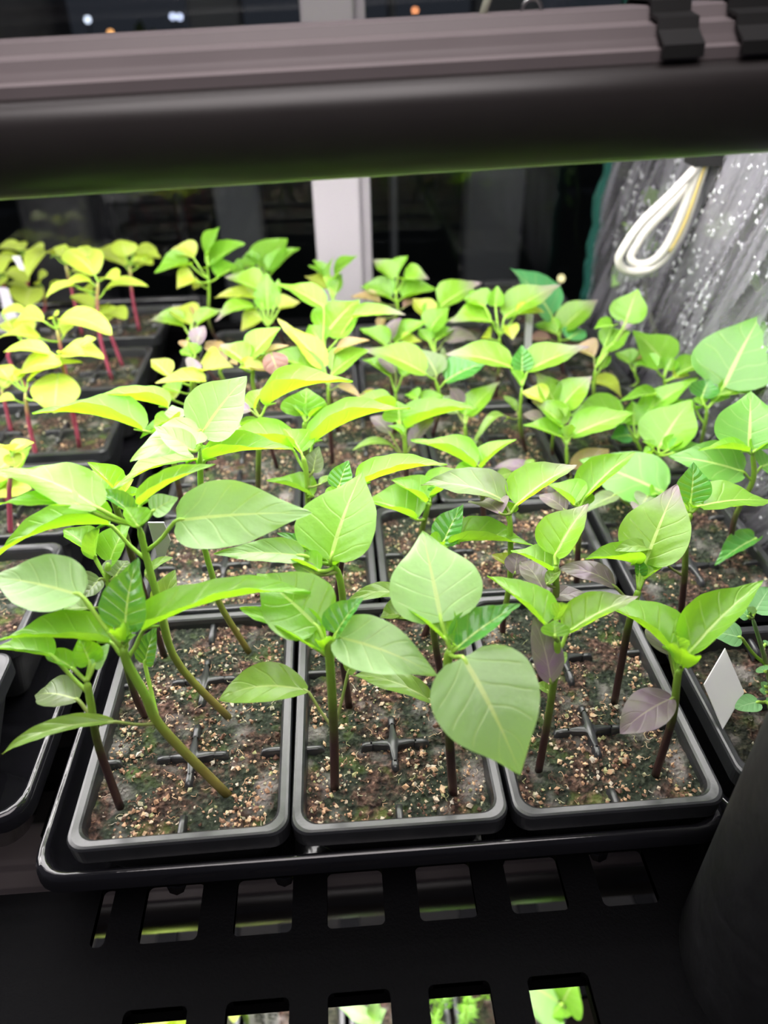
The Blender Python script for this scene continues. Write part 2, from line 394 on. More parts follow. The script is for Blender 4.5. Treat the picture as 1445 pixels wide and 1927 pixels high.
def plate_with_holes(m, xs, ys, z0, z1, holes, r=0.22):
    """horizontal plate on the grid xs*ys; cells listed in holes are rounded openings with walls"""
    nx, ny = len(xs)-1, len(ys)-1
    for i in range(nx):
        for j in range(ny):
            x0, x1, y0, y1 = xs[i], xs[i+1], ys[j], ys[j+1]
            if (i, j) not in holes:
                m.box((x0, y0, z0), (x1, y1, z1)); continue
            top = rrect(x0, x1, y0, y1, r, z1); bot = rrect(x0, x1, y0, y1, r, z0)
            m.rings([top, bot])
            for zc, ring in ((z1, top), (z0, bot)):
                s = 5
                for q, c in enumerate(((x1, y1), (x0, y1), (x0, y0), (x1, y0))):
                    seg = ring[q*s:q*s+s]; b = len(m.v)
                    m.add([(c[0], c[1], zc)] + list(seg), [(0, k+1, k+2) for k in range(s-1)])

def shelf(dz, name_label):
    r = empty('plastic_shelf', (20, 20, -8+dz), name_label, 'shelf', 'tiers of the shelving unit')
    p = 3.70; x0 = 2.1-p*1; zt = -4.6+dz
    xs = [-62, 0.25, 0.8]
    hx = []
    for k in range(0, 6):
        xs += [2.1+p*k, 2.1+p*k+2.3]; hx.append(len(xs)-2)
    xs += [85]
    # front ledge: row of openings, solid band, second row of openings
    m = MB()
    ys = [-12.5, -9.6, -7.4, -3.5, -1.2, 1.2]
    holes = {(1, 4)} | {(i, 4) for i in hx} | {(i, 2) for i in hx[:5]}
    plate_with_holes(m, xs, ys, zt-0.35, zt, holes)
    led = m.build('front_ledge', MT['shelf'], r, smooth=False)
    # ribs under the ledge
    for i in range(0, 6):
        xr = 2.1+p*i-0.7
        q = MB(); q.box((xr-0.45, -9.6, zt-1.9), (xr+0.45, -3.2, zt-0.36)); q.build('rib', MT['shelf'], r, smooth=False)
    q = MB(); q.box((-62, -3.35, zt-1.6), (85, -1.45, zt-0.36)); q.build('cross_rib', MT['shelf'], r, smooth=False)
    q = MB(); q.box((-62, -12.6, zt-5), (85, -12.0, zt-0.36)); q.build('front_apron', MT['shelf'], r, smooth=False)
    # recessed deck that carries the trays
    q = MB(); zd = -6.55+dz
    ys2 = [5.0]
    while ys2[-1] < 60: ys2 += [ys2[-1]+3.0, ys2[-1]+5.0]
    xs2 = [-62]
    while xs2[-1] < 80: xs2 += [xs2[-1]+4.0, xs2[-1]+6.0]
    for a, b in zip(xs2[0::2], xs2[1::2]): q.box((b, 5.0, zd-0.8), (b+2.0, 62, zd))
    for a, b in zip(ys2[1::2], ys2[2::2]): q.box((-62, a, zd-0.85), (85, a+2.0, zd-0.02))
    q.build('deck', MT['shelf'], r, smooth=False)
    q = MB(); q.box((-62, 60, zd-4), (85, 62, zd+3)); q.build('back_rail', MT['shelf'], r, smooth=False)
shelf(0, 'black plastic lattice shelf under the pepper seedling trays')
shelf(-44, 'lower black plastic shelf glimpsed through the openings')
def post():
    cx, cy, R = 26.9, -4.0, 4.1
    r = empty('shelf_post', (cx, cy, -140), 'scuffed black round shelf post at the lower right corner', 'post')
    m = MB()
    prof = [(-140, R), (-52, R), (-49, R+0.5), (-48, R+0.5), (-47, R), (-9, R), (34, R*0.97), (60, R*0.95)]
    m.rings([[(cx+q*math.cos(2*math.pi*k/40), cy+q*math.sin(2*math.pi*k/40), z) for k in range(40)] for z, q in prof], cap_last=True, cap_first=True)
    m.build('tube', MT['post'], r)
post()

# ================================================================== GROW LIGHTS
def grow_light(Yf, zb, label, led, tilt=0.0, straps=False, D=19.0, sc=1.0):
    """hood whose front lip stands at Yf, zb: rolled lip, tall bulging skirt, stepped extrusion on top"""
    O = (15, Yf+D/2, zb)
    r = empty('grow_light', O, label, 'grow light', 'hanging grow lights')
    r.rotation_euler[1] = -math.radians(tilt)
    X0, X1 = -84.0, 35.5
    def sweep(name, prof, mat, smooth=True):
        m = MB(); n = len(prof)
        R0 = [[(x, Yf+y, zb+z) for y, z in prof] for x in (X0, X1)]
        m.rings(R0)
        m.add(R0[0], [tuple(range(n))[::-1]]); m.add(R0[1], [tuple(range(n))])
        return m.build(name, mat, r, smooth=smooth, origin=O)
    half = [(1.75, 0.0), (1.3, 0.08), (0.92, 0.33), (0.62, 0.72), (0.37, 1.2), (0.16, 1.8), (0.03, 2.4), (0.0, 3.0), (0.1, 3.5), (0.4, 3.85), (0.8, 4.05), (1.4, 4.15)]
    half = [(y*sc, z*sc) for y, z in half]
    def mir(P): return [(D-y, z) for y, z in P[::-1]]
    inn = [(y+0.16, z-0.08) for y, z in half[1:]]; inn[0] = (1.75*sc, 0.1)
    sweep('hood', half + mir(half) + (inn + mir(inn))[::-1], MT['hood'])
    ro = [(y+0.22, z-0.12) for y, z in half[2:]]; ri = [(y+0.3, z-0.2) for y, z in half[2:]]
    sweep('reflector', ro + mir(ro) + (ri + mir(ri))[::-1], MT['refl'])
    top = [(0.75, 4.05), (0.7, 4.5), (1.15, 4.62), (1.2, 4.8), (1.35, 4.77), (1.4, 4.93), (1.55, 4.9), (1.65, 5.35), (2.6, 5.5), (2.75, 5.95), (3.1, 6.05)]
    top = [(y*sc, z*sc) for y, z in top]
    sweep('top_channel', top + [(5.2*sc, 6.05*sc), (5.5*sc, 5.9*sc), (5.6*sc, 4.1*sc)], MT['hoodtop'], smooth=False)
    for y in [2.4+(D-4.8)*k/6 for k in range(7)]:
        m = MB(); m.box((X0+2, Yf+y-0.8, zb+2.9*sc), (X1-2, Yf+y+0.8, zb+2.9*sc+0.3)); m.build('led_strip', led, r, smooth=False, origin=O)
    for x in (X0, X1):
        m = MB(); fu = half+mir(half); m.add([(x, Yf+y, zb+z) for y, z in fu], [tuple(range(len(fu)))]); o = m.build('end_cap', MT['hood'], r, origin=O)
        sd = o.modifiers.new('thick', 'SOLIDIFY'); sd.thickness = 0.004; sd.offset = 0
    if straps:
        for xa, xb in ((uy(1228, 55, Yf+1.5)[0], uy(1302, 55, Yf+1.5)[0]), (uy(1372, 50, Yf+1.5)[0], uy(1448, 50, Yf+1.5)[0])):
            m = MB()
            pr = [(0.5, 4.2), (0.5, 4.6), (1.0, 4.85), (1.4, 5.1), (1.5, 5.5), (2.5, 5.65), (2.6, 6.1), (3.1, 6.2), (5.4, 6.2), (5.8, 5.8), (5.9, 4.2)]
            pr = [(y*sc, z*sc) for y, z in pr]
            m.rings([[(x, Yf+y, zb+z) for y, z in pr] for x in (xa, xb)], close=False)
            o = m.build('strap', MT['tape'], r, origin=O, smooth=False); sd = o.modifiers.new('thick', 'SOLIDIFY'); sd.thickness = 0.0012
    return r
HY = 8.0
grow_light(HY, uy(735, 333, HY+0.6)[2], 'long dark grow light hood hanging above the pepper seedlings', MT['led'], 1.45, True, 31.0, 0.66)
grow_light(7.4, -23.4, 'lower grow light hood seen through the shelf openings', MT['led2'])
grow_light(HY+6, 78, 'upper tier grow light above the picture', MT['led3'])
# hanging cords above the lamp
a = uy(905, 36, HY+2.6); b = uy(922, -14, HY+2.6)
m = MB(); m.tube([a, b, b+(b-a)*6], 0.12, 8); tag(m.build('lamp_hanger', MT['string'], origin=a), 'pale slanting hanger cord above the lamp, left of the ring', 'cord', 'lamp hangers')
a = uy(1000, 20, HY+2.6); r = empty('lamp_hanger', a, 'pale hanger wire with a small ring above the lamp', 'cord', 'lamp hangers')
m = MB(); m.tube([a+(0, 0, 0.3), a+(0.05, 0, 8)], 0.1, 8); m.build('wire', MT['string'], r)
m = MB(); m.tube([a+0.3*np.array([math.cos(t), 0, math.sin(t)]) for t in np.linspace(0, 2*math.pi, 20)], 0.06, 6, cap=False); m.build('ring', MT['steel'], r)
# white twin flex hanging in a loop under the lamp
def cord():
    Y = 37.0
    out = [(1330, 290), (1316, 308), (1262, 366), (1208, 418), (1174, 466), (1164, 490), (1174, 507), (1205, 511), (1236, 498), (1262, 470), (1290, 420), (1326, 312), (1333, 290)]
    inn = [(1336, 290), (1324, 312), (1268, 380), (1218, 432), (1193, 470), (1187, 486), (1200, 497), (1226, 492), (1252, 466), (1280, 408), (1312, 320), (1326, 290)]
    CO = smooth_curve([uy(x, y, Y-0.6*math.sin(i*0.5)) for i, (x, y) in enumerate(out)], 60)
    CI = smooth_curve([uy(x, y, Y+0.5+0.5*math.sin(i*0.5)) for i, (x, y) in enumerate(inn)], 60)
    r = empty('power_cord', CO[0], 'white twin-core power cord looped below the lamp hood', 'cord')
    for C in (CO, CI):
        m = MB(); m.tube(C, 0.30, 10); m.build('core', MT['cordw'], r)
    m = MB(); m.tube([(np.array(a)+np.array(b))/2+np.array([0, -0.25, 0]) for a, b in zip(CO[44:], CI[44:])], 0.2, 8); m.build('yellow_core', MT['cordy'], r)
    c = np.array(CO[0]); m = MB(); m.box(c-np.array([1.1, 0.9, 0.6]), c+np.array([1.6, 0.9, 1.6])); m.build('clip', MT['tape'], r, smooth=False)
cord()

# ================================================================== TRAYS
def tray(x0, x1, y0, y1, label, zr=-1.0, zb=-6.0, ribs=True):
    r = empty('seedling_tray', ((x0+x1)/2, (y0+y1)/2, zb), label, 'tray', 'black seedling trays')
    m = MB()
    def ring(off, z, rr=1.2): return rrect(x0+off, x1-off, y0+off, y1-off, rr, z, 5)
    m.rings([ring(0.0, zr-0.85), ring(0.03, zr-0.3), ring(0.12, zr-0.08), ring(0.24, zr), ring(0.38, zr-0.08), ring(0.46, zr-0.35), ring(0.5, zr-0.9), ring(0.6, zr-1.05), ring(1.9, zb+0.5), ring(2.15, zb+0.12), ring(2.7, zb)], cap_last=True)
    m.rings([ring(0.0, zr-0.85), ring(0.06, zr-0.85), ring(0.1, zr-0.3), ring(0.24, zr-0.1), ring(0.4, zr-0.4), ring(0.46, zr-1.0)])
    o = m.build('body', MT['tray'], r)
    # drainage channels moulded in the underside
    k = 0; x = x0+4.5
    while x < x1-4:
        q = MB(); q.tube([(x, y0+1.95, zb+0.35), (x, y0+2.6, zb-0.1), (x, y1-2.6, zb-0.1), (x, y1-1.95, zb+0.35)], 0.42, 8); q.build('drain_channel', MT['tray'], r)
        x += 4.6
    return r
tray(25.6, 34.6, 0.3, 62.0, 'narrow black tray under the packs beside the plastic cover', zr=-1.7)
tray(-1.5, 25.5, -0.35, 51.5, 'long glossy black tray holding the pepper packs in the centre', zr=-1.15)
tray(-32.0, -2.15, 2.0, 62.5, 'black tray at the left holding the red-stemmed seedlings', zr=-0.7)

PACKW = 4.2
random.seed(11)
def pack(x0, y0, nx, ny, label, moss=0.8, near=True, soilz=-0.62, name='cell_pack', rz=0.0, tilt=(0, 0), grit=0, group='six-cell seedling packs'):
    W, D = nx*PACKW-0.12, ny*PACKW-0.14
    r = empty(name, (x0+nx*PACKW/2, y0+ny*PACKW/2, -5.4), label, 'seedling pack', group)
    r.rotation_euler = (math.radians(tilt[0]), math.radians(tilt[1]), math.radians(rz))
    O = (x0+nx*PACKW/2, y0+ny*PACKW/2, -5.4)
    X0, X1, Y0, Y1 = x0+0.06, x0+0.06+W, y0+0.07, y0+0.07+D
    def ring(off, z, rr=0.7): return rrect(X0+off, X1-off, Y0+off, Y1-off, rr, z, 7 if near else 4)
    m = MB()
    m.rings([ring(1.7, -5.4), ring(0.3, -0.95), ring(0.02, -0.9), ring(0.0, -0.12), ring(0.05, -0.02), ring(0.14, 0.0), ring(0.36, -0.03), ring(0.44, -0.10), ring(0.50, -0.3), ring(0.62, -1.3)], cap_first=True)
    m.build('shell', MT['pack'], r, origin=O, smooth=False)
    # dividers: half-round bars with a spread star where four cells meet
    dz = -0.36
    def bar(mb, a, b, wd=0.13):
        a = np.array(a, float); b = np.array(b, float); t = (b-a)/np.linalg.norm(b-a); nrm = np.array([-t[1], t[0]])
        sec = [(-wd*1.5, -0.5), (-wd, -0.06), (-wd*0.6, 0.0), (wd*0.6, 0.0), (wd, -0.06), (wd*1.5, -0.5)]
        L = []
        for k, s in enumerate((0, 0.15, 0.5, 0.85, 1.0)):
            p = a+(b-a)*s; drop = -0.3 if (k == 4) else (-0.03 if k == 3 else 0)
            L.append([(p[0]+nrm[0]*o, p[1]+nrm[1]*o, dz+h+drop) for o, h in sec])
        mb.rings(L, close=False)
    for i in range(1, nx):
        for j in range(1, ny):
            c = (x0+PACKW*i, y0+PACKW*j); mb = MB(); pts = []
            for q in range(4):
                a0 = q*90
                for k in range(7):
                    an = math.radians(a0+45-42+84*k/6); e = abs(math.cos(2*math.radians(84*k/6-42+45))) if False else 0
                    th = math.radians(-42+84*k/6); rad = 0.30+0.78*(abs(k-3)/3.0)**3.2
                    pts.append((c[0]+rad*math.cos(math.radians(a0+45)+th), c[1]+rad*math.sin(math.radians(a0+45)+th)))
            n = len(pts)
            mb.rings([[(p[0]+(p[0]-c[0])*0.12, p[1]+(p[1]-c[1])*0.12, dz-0.5) for p in pts], [(p[0], p[1], dz-0.05) for p in pts], [(c[0]+(p[0]-c[0])*0.9, c[1]+(p[1]-c[1])*0.9, dz) for p in pts]], cap_last=True)
            for dx, dy in ((1, 0), (-1, 0), (0, 1), (0, -1)):
                L = random.uniform(1.25, 1.75)
                bar(mb, (c[0]+dx*0.9, c[1]+dy*0.9), (c[0]+dx*L, c[1]+dy*L))
            mb.build('divider', MT['pack'], r, origin=O)
    for i in range(1, nx):
        for yy, s in ((Y0+0.5, 1), (Y1-0.5, -1)):
            mb = MB(); bar(mb, (x0+PACKW*i, yy), (x0+PACKW*i, yy+s*random.uniform(0.7, 1.2))); mb.build('divider_stub', MT['pack'], r, origin=O)
    for j in range(1, ny):
        for xx, s in ((X0+0.5, 1), (X1-0.5, -1)):
            mb = MB(); bar(mb, (xx, y0+PACKW*j), (xx+s*random.uniform(0.7, 1.2), y0+PACKW*j)); mb.build('divider_stub', MT['pack'], r, origin=O)
    # soil
    st = 0.13 if near else 0.3
    nxg, nyg = int((W-0.9)/st), int((D-0.9)/st); vs = []
    def hz(x, y):
        v = Vector((x*0.9, y*0.9, 3.3)); h = 0.16*noise.noise(v)+0.12*noise.noise(v*2.7)+0.13*noise.noise(v*6.5)
        cx = ((x-x0) % PACKW)/PACKW-0.5; cy = ((y-y0) % PACKW)/PACKW-0.5
        return soilz+h-0.05*(max(abs(cx), abs(cy)) > 0.44)
    m = MB()
    for j in range(nyg+1):
        for i in range(nxg+1):
            x = X0+0.48+(W-0.96)*i/nxg; y = Y0+0.48+(D-0.96)*j/nyg; vs.append((x, y, hz(x, y)))
    m.add(vs, [(j*(nxg+1)+i, j*(nxg+1)+i+1, (j+1)*(nxg+1)+i+1, (j+1)*(nxg+1)+i) for j in range(nyg) for i in range(nxg)])
    so = m.build('soil', MT['soil'] if moss > 0.5 else MT['soil_dark'], r, origin=O); so['kind'] = 'stuff'
    if grit:
        g = MB()
        for k in range(grit):
            x = random.uniform(X0+0.6, X1-0.6); y = random.uniform(Y0+0.6, Y1-0.6)
            if noise.noise(Vector((x*0.55, y*0.55, 9))) < random.uniform(-0.4, 0.45): continue
            s = random.choice((0.035, 0.045, 0.055, 0.065, 0.08, 0.1, 0.125))*random.uniform(0.7, 1.15); z = hz(x, y)+s*0.35
            q = Matrix.Rotation(random.uniform(0, 6), 3, Vector((random.gauss(0, 1), random.gauss(0, 1), random.gauss(0, 1))).normalized())
            sc = [s*random.uniform(0.7, 1.5), s*random.uniform(0.7, 1.3), s*random.uniform(0.6, 1.1)]
            pv = []
            for v in ((1,0,0),(-1,0,0),(0,1,0),(0,-1,0),(0,0,1),(0,0,-1)):
                t = q @ Vector([v[a]*sc[a] for a in range(3)]); pv.append((x+t.x, y+t.y, z+t.z))
            g.add(pv, [(0,2,4),(2,1,4),(1,3,4),(3,0,4),(2,0,5),(1,2,5),(3,1,5),(0,3,5)])
        # curled coir crumbs
        for k in range(grit//14):
            x = random.uniform(X0+0.8, X1-0.8); y = random.uniform(Y0+0.8, Y1-0.8); z = hz(x, y)
            P = [np.array([x, y, z-0.02])]; a = random.uniform(0, 6.3)
            for i in range(5):
                a += random.uniform(-1.4, 1.4); P.append(P[-1]+np.array([math.cos(a)*0.09, math.sin(a)*0.09, random.uniform(-0.02, 0.05)]))
            g.tube(P, 0.014, 4)
        go = g.build('grit', MT['grit'], r, origin=O, smooth=False); go['kind'] = 'stuff'
    return r
P3 = PACKW*3; P2 = PACKW*2
for k, nm in enumerate(('left', 'middle', 'right')):
    pack(P2*k, 0, 2, 3, f'black six-cell pack at the {nm} of the front row', near=True, grit=2600, rz=(0.5, -0.3, 0.2)[k], tilt=((-0.4, -0.3), (0, 0), (0, 0))[k], name='cell_pack')
    pack(P2*k, P3+P2, 2, 3, f'black six-cell pack at the {nm} of the third row', near=False, grit=1400)
for k, nm in enumerate(('left', 'right')):
    pack(P3*k, P3, 3, 2, f'black six-cell pack at the {nm} of the second row', near=True, grit=2400)
    pack(P3*k, P3*2+P2, 3, 2, f'black six-cell pack at the {nm} of the fourth row', near=False, grit=800)
    pack(P3*k, P3*2+P2*2, 3, 2, f'black six-cell pack at the {nm} of the back row', near=False, grit=100)
# right-hand column, standing beside the tray
pack(26.0, 0.9, 2, 2, 'single black pack with dark soil and a white label at far right', moss=0.2, soilz=-1.0, grit=300, group='packs beside the tray at right')
for k, nm in enumerate(('nearest', 'second', 'third', 'farthest')):
    pack(25.5, 10.2+k*12.8, 2, 3, f'{nm} black pack of the row along the plastic cover', near=k == 0, grit=600 if k == 0 else 150, group='packs beside the tray at right')
# left tray
for k, (y0, nm) in enumerate(((4.2, 'nearest'), (10.9, 'second'), (19.9, 'third'), (29.2, 'fourth'), (39.2, 'fifth'), (49.6, 'farthest'))):
    if k == 0: y0 = 2.3
    pack(-17.6, y0, 3, 2, f'{nm} black pack along the right side of the left tray', near=k < 3, grit=300, soilz=-0.75, group='packs in the left tray')

# ================================================================== PLANTS
REG = {'a': (0, 420), 'b': (280, 420), 'c': (560, 420), 'd': (840, 420), 'e': (1085, 420), 'f': (0, 680), 'g': (280, 680), 'h': (560, 680),
       'i': (840, 680), 'j': (1085, 680), 'k': (0, 950), 'l': (0, 1200), 'm': (340, 950), 'n': (640, 950), 'o': (640, 1200), 'p': (900, 950)}
def rp(reg, x, y):
    if reg == 'x': return x, y
    if reg == 'r': return 1150+x/4.898, 1080+y/4.898
    if reg == 's': return 900+x/2.651, 850+y/2.651
    a, b = REG[reg]; return a+x/4.014, b+y/4.014
def rs(reg): return {'x': 1.0, 'r': 4.898, 's': 2.651}.get(reg, 4.014)

def solve_depth(base, px, e, lim, scale):
    """depth for the far end of a leaf seen at px so that it rises from base at elevation e"""
    best = None
    for k in range(-30, 31):
        d = lim*k/30.0; q = uy(px[0], px[1], base[1]+d); v = q-base
        L = np.linalg.norm(v)+1e-6; el = math.degrees(math.asin(max(-1, min(1, v[2]/L))))
        c = ((el-e)/18.0)**2 + 0.8*(d/lim)**2
        if best is None or c < best[0]: best = (c, q)
    return best[1]

def prof(t, kind):
    if kind == 'e': return max(0.0, math.sin(math.pi*min(1, t)**0.85))**0.6*(0.75+0.25*math.sin(math.pi*t))
    if kind in 'npPo': return max(0.0, math.sin(math.pi*t**0.8))**0.9
    if kind == 'T': return max(0.0, math.sin(math.pi*t**0.6))**0.7
    s = max(0.0, math.sin(math.pi*t**0.6)); q = min(1, max(0, (t-0.5)/0.5)); q = q*q*(3-2*q)
    return s**0.78*(1-0.4*q)

def leaf(parent, P0, P1, wd, kind, fold, arch, nu, nv, rnd, roll=0.0, petr=0.07):
    """blade from P0 to P1 (cm)"""
    ax = P1-P0; L = np.linalg.norm(ax); ax = ax/L
    up = np.array([0, 0, 1.0]); n = up-ax*(up@ax); nl = np.linalg.norm(n)
    if nl < 0.15: n = -RM[2]-ax*(-RM[2]@ax); nl = np.linalg.norm(n)
    n /= nl
    cd = CAMP-(P0+P1)/2; cd = cd-ax*(cd@ax); cl = np.linalg.norm(cd)
    if cl > 1e-6: n = n*(1-roll)+cd/cl*roll; n /= np.linalg.norm(n)
    s = np.cross(ax, n)
    m = MB(); vs, uv = [], []
    ph = rnd.uniform(0, 6.28); wav = rnd.uniform(0.3, 1.0)
    C = P0+ax*L*0.5+n*arch*L*2
    twist = rnd.uniform(-0.25, 0.25)
    for i in range(nu+1):
        t = i/nu; te = t
        pt = (1-te)**2*P0+2*te*(1-te)*C+te*te*P1
        tg = 2*(1-te)*(C-P0)+2*te*(P1-C); tg /= np.linalg.norm(tg)+1e-9
        nn = n-tg*(n@tg); nn /= np.linalg.norm(nn)+1e-9; ss = np.cross(tg, nn)
        a = twist*t; nn, ss = math.cos(a)*nn+math.sin(a)*ss, math.cos(a)*ss-math.sin(a)*nn
        hw = wd*0.5*prof(0.02+0.98*t, kind) + (0.02 if i < nu else 0.004)
        fo = fold*(1.15-0.75*t)
        for j in range(nv+1):
            u = j/nv*2-1; au = abs(u)
            lat = math.sin(au*fo)/fo if fo > 0.02 else au
            hgt = (1-math.cos(au*fo))/fo+0.35*au*math.sin(fo) if fo > 0.02 else 0
            q = pt+ss*hw*lat*(1 if u > 0 else -1)+nn*hw*hgt
            puck = (0.05 if kind == 'd' else 0.034)*L*math.sin((t*5.0-au*1.27+0.25)*2*math.pi)*au*(1-au*0.6)*(0.5 if kind in 'npPoe' else 1.0)*0.35
            edge = 0.035*L*wav*math.sin(t*9+ph+(1.3 if u > 0 else 0))*au**3
            q = q+nn*(puck+edge*0.8)
            vs.append(q); uv.append(((u+1)/2, t))
    w1 = nv+1
    m.add(vs, [(i*w1+j, i*w1+j+1, (i+1)*w1+j+1, (i+1)*w1+j) for i in range(nu) for j in range(nv)], uv)
    return m.build('leaf', MT[kind], parent)

LOOK = {'g': 'bright green', 'p': 'purple-tinged', 'y': 'yellow-green', 'D': 'blue-green'}
PLANTS = []
def plant(col, row, stem, leaves, look='g', rad=None, base=None, stemm='stem', name='pepper_seedling', label=None, cat='seedling', group='pepper seedlings', zb=-0.75):
    rnd = random.Random(int(col*131+row*17+7))
    if base is not None: B = uz(base[0], base[1], zb)
    else:
        B = np.array([2.1+4.2*col+rnd.uniform(-.5, .5), 2.1+4.2*row+rnd.uniform(-.5, .5), zb])
    depth = (B-CAMP)@RM[2]
    near = depth < 48
    r = empty(name, B, label, cat, group)
    PLANTS.append((col, row, r, label, look))
    pts = [B]
    for s in stem:
        x, y = rp(s[0], s[1], s[2]); pts.append(uy(x, y, B[1]+(s[3] if len(s) > 3 else 0.0)))
    if len(stem) == 1:
        mid = (pts[0]*0.55+pts[1]*0.45); mid[0] = pts[1][0]*0.75+pts[0][0]*0.25; pts = [pts[0], mid, pts[1]]
    C = smooth_curve(pts, 18 if near else 10)
    H = max(1.0, np.linalg.norm(np.array(C[-1])-B))
    R = (rad*0.9 if rad else 0.15) if near else 0.13
    if name != 'pepper_seedling': R = rad or 0.13
    n = len(C); m = MB()
    rr = [R*(1.08-0.25*i/(n-1)) for i in range(n)]
    rr[-1] *= 0.5
    m.tube(C, rr, 10 if near else 6); m.build('stem', MT[stemm], r)
    topY = pts[-1][1]
    Ca = np.array(C)
    for lf in leaves:
        lf = lf.split(); reg = lf[0]; v = [float(x) for x in lf[1:8]]; kind = lf[9] if len(lf) > 9 else 'g'; e = float(lf[8])
        fold = float(lf[10]) if len(lf) > 10 else {'n': 0.5, 'p': 0.35, 'q': 0.4, 'G': 0.35, 'H': 0.35, 'e': 0.4, 'T': 0.2, 'D': .3}.get(kind, 1.15 if near else 0.85)
        if near and kind in 'gtd' and fold >= 0.45: fold = min(1.25, fold*(1.75 if fold < 1 else 1.0))
        arch = float(lf[11]) if len(lf) > 11 else {'n': 0.12, 'p': 0.1, 'e': 0.12}.get(kind, 0.06)
        roll = float(lf[12]) if len(lf) > 12 else ((-0.22 if kind in 'gt' else 0.12 if kind not in 'GDH' else 0.45) if near else (0.1 if kind == 'e' else 0.22))
        bx, by = rp(reg, v[0], v[1]); px = rp(reg, v[2], v[3]); tx = rp(reg, v[4], v[5])
        Bp = uy(bx, by, topY)
        # snap the attachment to the nearest point of the stem, never above its top
        k = int(np.argmin(np.linalg.norm(Ca-Bp, axis=1))); Bs = Ca[k]
        P0 = solve_depth(Bs, px, 45, 1.5, 1); P1 = solve_depth(P0, tx, e, 5.0, 1)
        cmpx = ((P0+P1)/2-CAMP)@RM[2]/FPX
        wd = v[6]/rs(reg)*cmpx*(1.5 if kind == 'e' else (1.45 if kind in 'gt' else 1.22) if near else 1.36)
        big = np.linalg.norm(P1-P0)/cmpx
        nu, nv = (26, 14) if (near and big > 90) else (16, 10) if big > 40 else (12, 6)
        lo = leaf(r, P0, P1, wd, kind, fold, arch, nu, nv, rnd, roll)
        pl = np.linalg.norm(P0-Bs)
        if pl > 0.12:
            pr = (0.075 if near else 0.065)*(1.0 if kind not in 'npPo' else 0.8)
            ctrl = (Bs+P0)/2-np.array([0, 0, 0.06*pl]); d = (P1-P0)/np.linalg.norm(P1-P0)
            m = MB(); m.tube(smooth_curve([Bs, ctrl, P0, P0+d*min(0.5, 0.12*np.linalg.norm(P1-P0))], 8), [pr*1.25, pr*1.1, pr, pr, pr, pr, pr*0.9, pr*0.8, pr*0.55], 7)
            m.build('petiole', MT['petp'] if kind in 'npPoq' else MT['pet'], lo)
    return r
# each leaf: region, attachment x y, blade start x y, tip x y, width, rise in degrees, kind [, fold, arch, roll]
# ---- front row, left pack
plant(0, 0, [('l', 745, 820), ('l', 690, 520), ('l', 655, 330)], [
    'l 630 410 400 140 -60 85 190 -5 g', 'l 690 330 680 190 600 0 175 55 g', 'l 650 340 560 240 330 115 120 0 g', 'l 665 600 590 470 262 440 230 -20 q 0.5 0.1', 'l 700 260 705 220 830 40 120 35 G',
    ], base=(227, 1521))
plant(1, 0, [('l', 1230, 690), ('l', 1100, 440), ('l', 960, 190), ('l', 930, 70)], [
    'k 950 1190 840 1040 -20 1020 250 0 g 0.7', 'k 980 1180 1090 940 2350 650 250 4 g 0.6 0.09', 'k 930 1060 945 930 1040 400 340 55 d 0.35', 'k 940 1080 930 1040 868 955 110 45 g',
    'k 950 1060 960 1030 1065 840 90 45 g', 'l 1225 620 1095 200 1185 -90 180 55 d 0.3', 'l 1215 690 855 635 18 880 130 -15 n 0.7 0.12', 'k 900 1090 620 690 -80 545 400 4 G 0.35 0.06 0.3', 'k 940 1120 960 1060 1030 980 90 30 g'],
    base=(432, 1500), rad=0.19, stemm='stemg')
plant(1, 1, [('l', 1335, 180), ('k', 1190, 700), ('k', 1120, 450), ('k', 1050, 160)], [
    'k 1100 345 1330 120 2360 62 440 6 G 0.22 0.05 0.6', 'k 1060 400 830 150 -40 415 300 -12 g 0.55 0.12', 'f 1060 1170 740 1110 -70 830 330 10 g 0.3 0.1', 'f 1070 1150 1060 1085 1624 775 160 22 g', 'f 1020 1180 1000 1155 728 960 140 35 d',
    'f 1120 1150 1150 1135 1345 1030 160 15 G', 'k 1060 185 1040 165 945 20 170 40 g', 'k 1330 1165 1250 840 1325 490 180 60 n 0.5', 'k 1180 640 1100 525 1305 395 70 10 n', 'f 1040 1190 560 1080 -50 1090 240 -5 g 0.3'],
    base=(436, 1356), rad=0.17, stemm='stemg')
plant(0, 1, [('x', 248, 1290), ('x', 207, 1110), ('x', 203, 1060)], [
    'k 820 600 690 350 480 190 170 10 g', 'k 830 580 830 440 985 130 280 45 g 0.4', 'k 780 560 720 410 760 150 140 60 d', 'k 800 600 760 560 640 700 220 -30 q', 'k 850 560 870 545 965 420 200 0 q', 'k 815 700 700 780 440 830 120 -15 n'], base=(275, 1352))
plant(1, 2, [('m', 300, 760), ('m', 240, 540), ('m', 165, 220), ('g', 385, 640)], [
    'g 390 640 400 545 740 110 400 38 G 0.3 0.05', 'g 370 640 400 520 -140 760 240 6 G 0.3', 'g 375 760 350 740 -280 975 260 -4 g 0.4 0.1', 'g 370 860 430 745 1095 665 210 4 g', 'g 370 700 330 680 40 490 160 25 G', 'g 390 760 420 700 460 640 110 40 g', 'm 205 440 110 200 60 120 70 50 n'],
    base=(470, 1230), rad=0.16, stemm='stemg')
plant(0, 2, [('f', 880, 1110), ('f', 870, 1050)], [
    'f 870 1060 850 1030 600 830 280 28 g 0.35', 'f 880 1040 860 965 660 765 160 50 g', 'f 890 1060 930 1010 1010 890 120 40 y', 'f 880 1100 950 1060 1100 980 110 20 g'])
